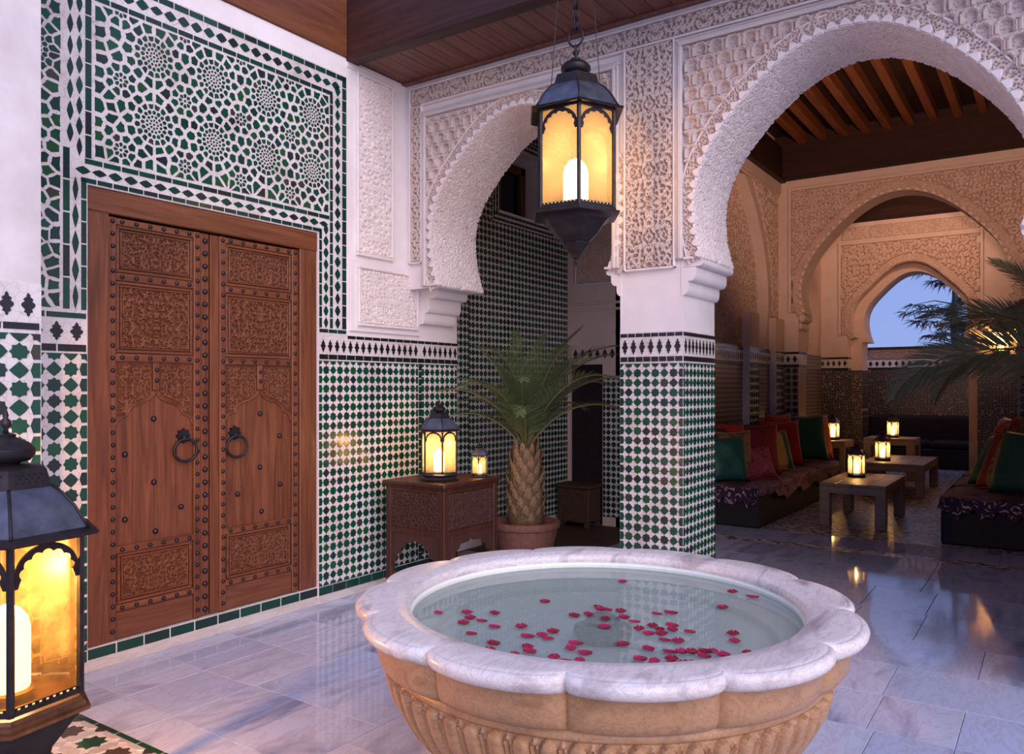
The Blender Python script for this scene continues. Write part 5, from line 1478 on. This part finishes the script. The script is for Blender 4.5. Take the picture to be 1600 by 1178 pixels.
def sofa(name, label, x0, x1, y0, y1, seat, back_side, face):
    s = thing(name, label, 'sofa', ((x0+x1)/2, (y0+y1)/2, 0))
    w, d = x1-x0, y1-y0
    MB().bbox(-w/2, w/2, -d/2, d/2, 0, seat-.13, .02).build('base', 'sofa_base', s)
    nm = max(1, round(d/1.25))
    for k in range(nm):
        me = soft_box(w+.06, d/nm-.01, .15, k+3).mesh('mattress', 'throw_purple', True)
        link('mattress', me, s, Matrix.Translation((0, -d/2+(k+.5)*d/nm, seat-.15)))
    return s, w, d
ls, w, d = sofa('corner_sofa', 'long low sofa along the left lounge wall under a purple patterned throw', -3.28, -2.58, 8.40, 12.15, .46, -1, 1)
drape_strip(w/2+.015, w/2+.04, -d/2+.45, d/2-.3, .27, .43, 1).build('throw_edge', 'throw_purple', ls, True)
mbt = drape_strip(0, .02, -w/2, w/2, .26, .43, 4); mbt.v = [(y, -d/2-.022-x, z) for x, y, z in mbt.v]; mbt.build('throw_end', 'throw_border', ls, True)
for k in range(3):
    me = MB(); L = d/3-.02
    me.lathe([(.0, -L/2), (.07, -L/2), (.10, -L/2+.03), (.105, 0), (.10, L/2-.03), (.07, L/2), (0, L/2)], 16)
    me.v = [(x, z, y) for x, y, z in me.v]
    link('back_bolster', me.mesh('back_bolster', 'dark_cloth', 40), ls, Matrix.Translation((-w/2+.02, -d/2+(k+.5)*d/3, .92)))
MB().bbox(-w/2-.06, -w/2+.06, -d/2, d/2, 0, .88, .03).build('backrest', 'dark_cloth', ls)
rs, w2, d2 = sofa('right_sofa', 'low black sofa with purple throw at the right of the lounge', -.91, .05, 8.58, 12.1, .46, 1, -1)
drape_strip(-w2/2-.015, -w2/2-.045, -d2/2+.1, d2/2-.3, .30, .44, 2).build('throw_edge', 'throw_purple', rs, True)
mbt = drape_strip(0, .03, -w2/2, w2/2-.12, .31, .44, 7); mbt.v = [(y, -d2/2-.022-x, z) for x, y, z in mbt.v]; mbt.build('throw_end', 'throw_border', rs, True)
MB().bbox(w2/2-.05, w2/2+.08, -d2/2+.02, d2/2, 0, .86, .04).build('backrest', 'dark_cloth', rs)
bs = thing('back_sofa', 'dark sofa against the garden wall at the far end', 'sofa', (-1.4, 16.85, 0))
MB().bbox(-1.7, 1.7, -.45, .45, 0, .36, .02).build('base', 'sofa_base', bs)
for k in range(3): link('mattress', soft_box(1.12, .88, .14, 9+k).mesh('mattress', 'dark_cloth', True), bs, Matrix.Translation((-1.13+k*1.13, 0, .36)))
MB().bbox(-1.7, 1.7, .36, .55, 0, .95, .05).build('backrest', 'dark_cloth', bs)
GL, GR = 'cushions along the left sofa', 'cushions piled on the right sofa'
SZ = .455; rl = PI/2
for lab, y, x, w, h, t, m, rz, lean, tr, pat in (
    ('dark green velvet cushion at the near end of the left sofa, half behind the column', 8.52, -2.96, .48, .52, .16, 'velvet_green', .75, -.25, None, None),
    ('gold paisley cushion leaning behind the green one at the near end', 8.80, -2.98, .50, .56, .13, 'cushion_gold', .85, -.22, 'gold_trim', None),
    ('small magenta cushion with paisley face lying against the big dark red one', 8.98, -2.76, .46, .42, .14, 'cushion_magenta', .80, -.55, 'velvet_crimson', None),
    ('big dark red velvet cushion in the middle left of the row', 9.50, -2.98, .68, .62, .18, 'velvet_red', .70, -.20, None, None),
    ('pink-red cushion mostly hidden behind the big dark red one', 9.20, -3.14, .50, .64, .13, 'velvet_crimson', 1.2, -.1, None, None),
    ('green cushion with a gold woven band beside the big dark red one', 10.12, -2.84, .44, .52, .13, 'velvet_green', 1.05, -.30, 'gold_trim', 'gold_trim'),
    ('crimson cushion standing between two green cushions on the left sofa', 10.70, -2.98, .66, .62, .16, 'velvet_crimson', .90, -.2, None, None),
    ('red cushion peeping over the back behind the large green one', 11.05, -3.12, .55, .70, .13, 'velvet_crimson', 1.2, -.05, None, None),
    ('large plain green velvet cushion near the far end of the left sofa', 11.50, -2.88, .74, .68, .18, 'velvet_green', .80, -.22, None, None),
    ('bright orange-red cushion lit by the lantern at the far end of the sofa', 12.02, -2.86, .62, .66, .15, 'velvet_orange', .95, -.22, None, None)):
    cushion(lab, (x, y, SZ), w, h, t, m, rz, lean, int(y*100), GL, tr, pat)
for lab, x, y, z, w, h, t, m, rz, lean, tr, pat in (
    ('large bright green cushion at the front of the right sofa', -.30, 8.98, .455, .64, .66, .19, 'velvet_green', -.60, -.36, None, None),
    ('red cushion with a gold paisley band behind the front green one', -.50, 9.28, .455, .60, .64, .15, 'velvet_red', -.85, -.40, 'velvet_crimson', 'cushion_gold'),
    ('dark green cushion leaning left of the red and gold one', -.62, 9.56, .455, .58, .60, .15, 'velvet_green', -.95, -.46, None, None),
    ('crimson cushion lying on top at the back of the right sofa', -.60, 10.7, .46, .70, .76, .18, 'velvet_crimson', -1.0, -.42, None, None),
    ('olive cushion in front of the crimson one on the right sofa', -.52, 10.25, .46, .64, .70, .15, 'velvet_olive', -1.0, -.42, None, None),
    ('pinkish red cushion between the olive ones at the back of the right sofa', -.36, 10.0, .46, .64, .76, .15, 'cushion_magenta', -.9, -.28, None, None),
    ('olive green cushion at the right, behind the front green one', -.16, 9.6, .46, .64, .78, .15, 'velvet_olive', -.7, -.22, None, None)):
    cushion(lab, (x, y, z), w, h, t, m, rz, lean, int(x*100+y*10), GR, tr, pat)
def low_table(label, x0, x1, y0, y1, h, leg=.11):
    t = thing('low_table', label, 'table', ((x0+x1)/2, (y0+y1)/2, 0)); w, d = x1-x0, y1-y0
    nb = 4
    for k in range(nb): MB().bbox(-w/2+k*w/nb+.001, -w/2+(k+1)*w/nb-.001, -d/2, d/2, h-.03, h, .004).build('top_board', 'low_table_wood', t)
    for sy in (-1, 1): MB().bbox(-w/2+.02, w/2-.02, sy*(d/2-.02)-.018, sy*(d/2-.02)+.018, h-.11, h-.03, .005).build('apron', 'low_table_wood', t)
    for sx in (-1, 1): MB().bbox(sx*(w/2-.02)-.018, sx*(w/2-.02)+.018, -d/2+.02, d/2-.02, h-.11, h-.03, .005).build('apron', 'low_table_wood', t)
    for sx in (-1, 1):
        for sy in (-1, 1): MB().bbox(sx*(w/2-leg/2)-leg/2, sx*(w/2-leg/2)+leg/2, sy*(d/2-leg/2)-leg/2, sy*(d/2-leg/2)+leg/2, 0, h-.11 if False else h-.031, .008).build('leg', 'low_table_wood', t)
    return t
low_table('pale wooden coffee table nearest the pebble strip, thick square legs', -2.13, -1.46, 9.02, 10.30, .465)
low_table('pale wooden coffee table behind the nearest one', -2.30, -1.47, 12.0, 13.55, .445)
low_table('wooden table at the back carrying a lantern before the dark sofa', -2.62, -1.86, 14.05, 14.75, .67, .12)
ct = low_table('corner table past the far end of the left sofa', -3.28, -2.70, 13.05, 13.7, .66, .08)
LG = None
lantern('table_lantern', 'lit lantern on the nearest coffee table', (-1.90, 9.80, .465), .094, .3, None, 'table', 2.4, pane_h=.215)
lantern('table_lantern', 'lit lantern on the second coffee table', (-2.06, 12.45, .445), .102, .1, None, 'table', 2.6, pane_h=.23)
lantern('table_lantern', 'lit lantern on the back table under the drooping palm frond', (-2.22, 14.35, .67), .096, .5, None, 'table', 2.4, pane_h=.22)
lantern('table_lantern', 'lit lantern on the corner table beside the orange-red cushion', (-2.95, 13.4, .66), .100, .2, None, 'table', 3.0, pane_h=.225)
# wall lantern hidden behind the palm, lighting the right jamb of the middle arch
wlx, _ = lantern('wall_lantern', 'lit wall lantern right of the farthest pointed arch, behind the palm fronds', (-.72, 14.83, 2.02), .12, 0, None, 'table', 26, pane_h=.30)
MB().bbox(-.02, .02, 0, .17, -.03, 0, .004).build('wall_bracket', 'iron', wlx)

# ================================================================== OUTSIDE
tree = thing('garden_tree', 'dark feathery tree behind the garden wall seen through the pointed arch', 'tree', (-1.95, 21.5, 0))
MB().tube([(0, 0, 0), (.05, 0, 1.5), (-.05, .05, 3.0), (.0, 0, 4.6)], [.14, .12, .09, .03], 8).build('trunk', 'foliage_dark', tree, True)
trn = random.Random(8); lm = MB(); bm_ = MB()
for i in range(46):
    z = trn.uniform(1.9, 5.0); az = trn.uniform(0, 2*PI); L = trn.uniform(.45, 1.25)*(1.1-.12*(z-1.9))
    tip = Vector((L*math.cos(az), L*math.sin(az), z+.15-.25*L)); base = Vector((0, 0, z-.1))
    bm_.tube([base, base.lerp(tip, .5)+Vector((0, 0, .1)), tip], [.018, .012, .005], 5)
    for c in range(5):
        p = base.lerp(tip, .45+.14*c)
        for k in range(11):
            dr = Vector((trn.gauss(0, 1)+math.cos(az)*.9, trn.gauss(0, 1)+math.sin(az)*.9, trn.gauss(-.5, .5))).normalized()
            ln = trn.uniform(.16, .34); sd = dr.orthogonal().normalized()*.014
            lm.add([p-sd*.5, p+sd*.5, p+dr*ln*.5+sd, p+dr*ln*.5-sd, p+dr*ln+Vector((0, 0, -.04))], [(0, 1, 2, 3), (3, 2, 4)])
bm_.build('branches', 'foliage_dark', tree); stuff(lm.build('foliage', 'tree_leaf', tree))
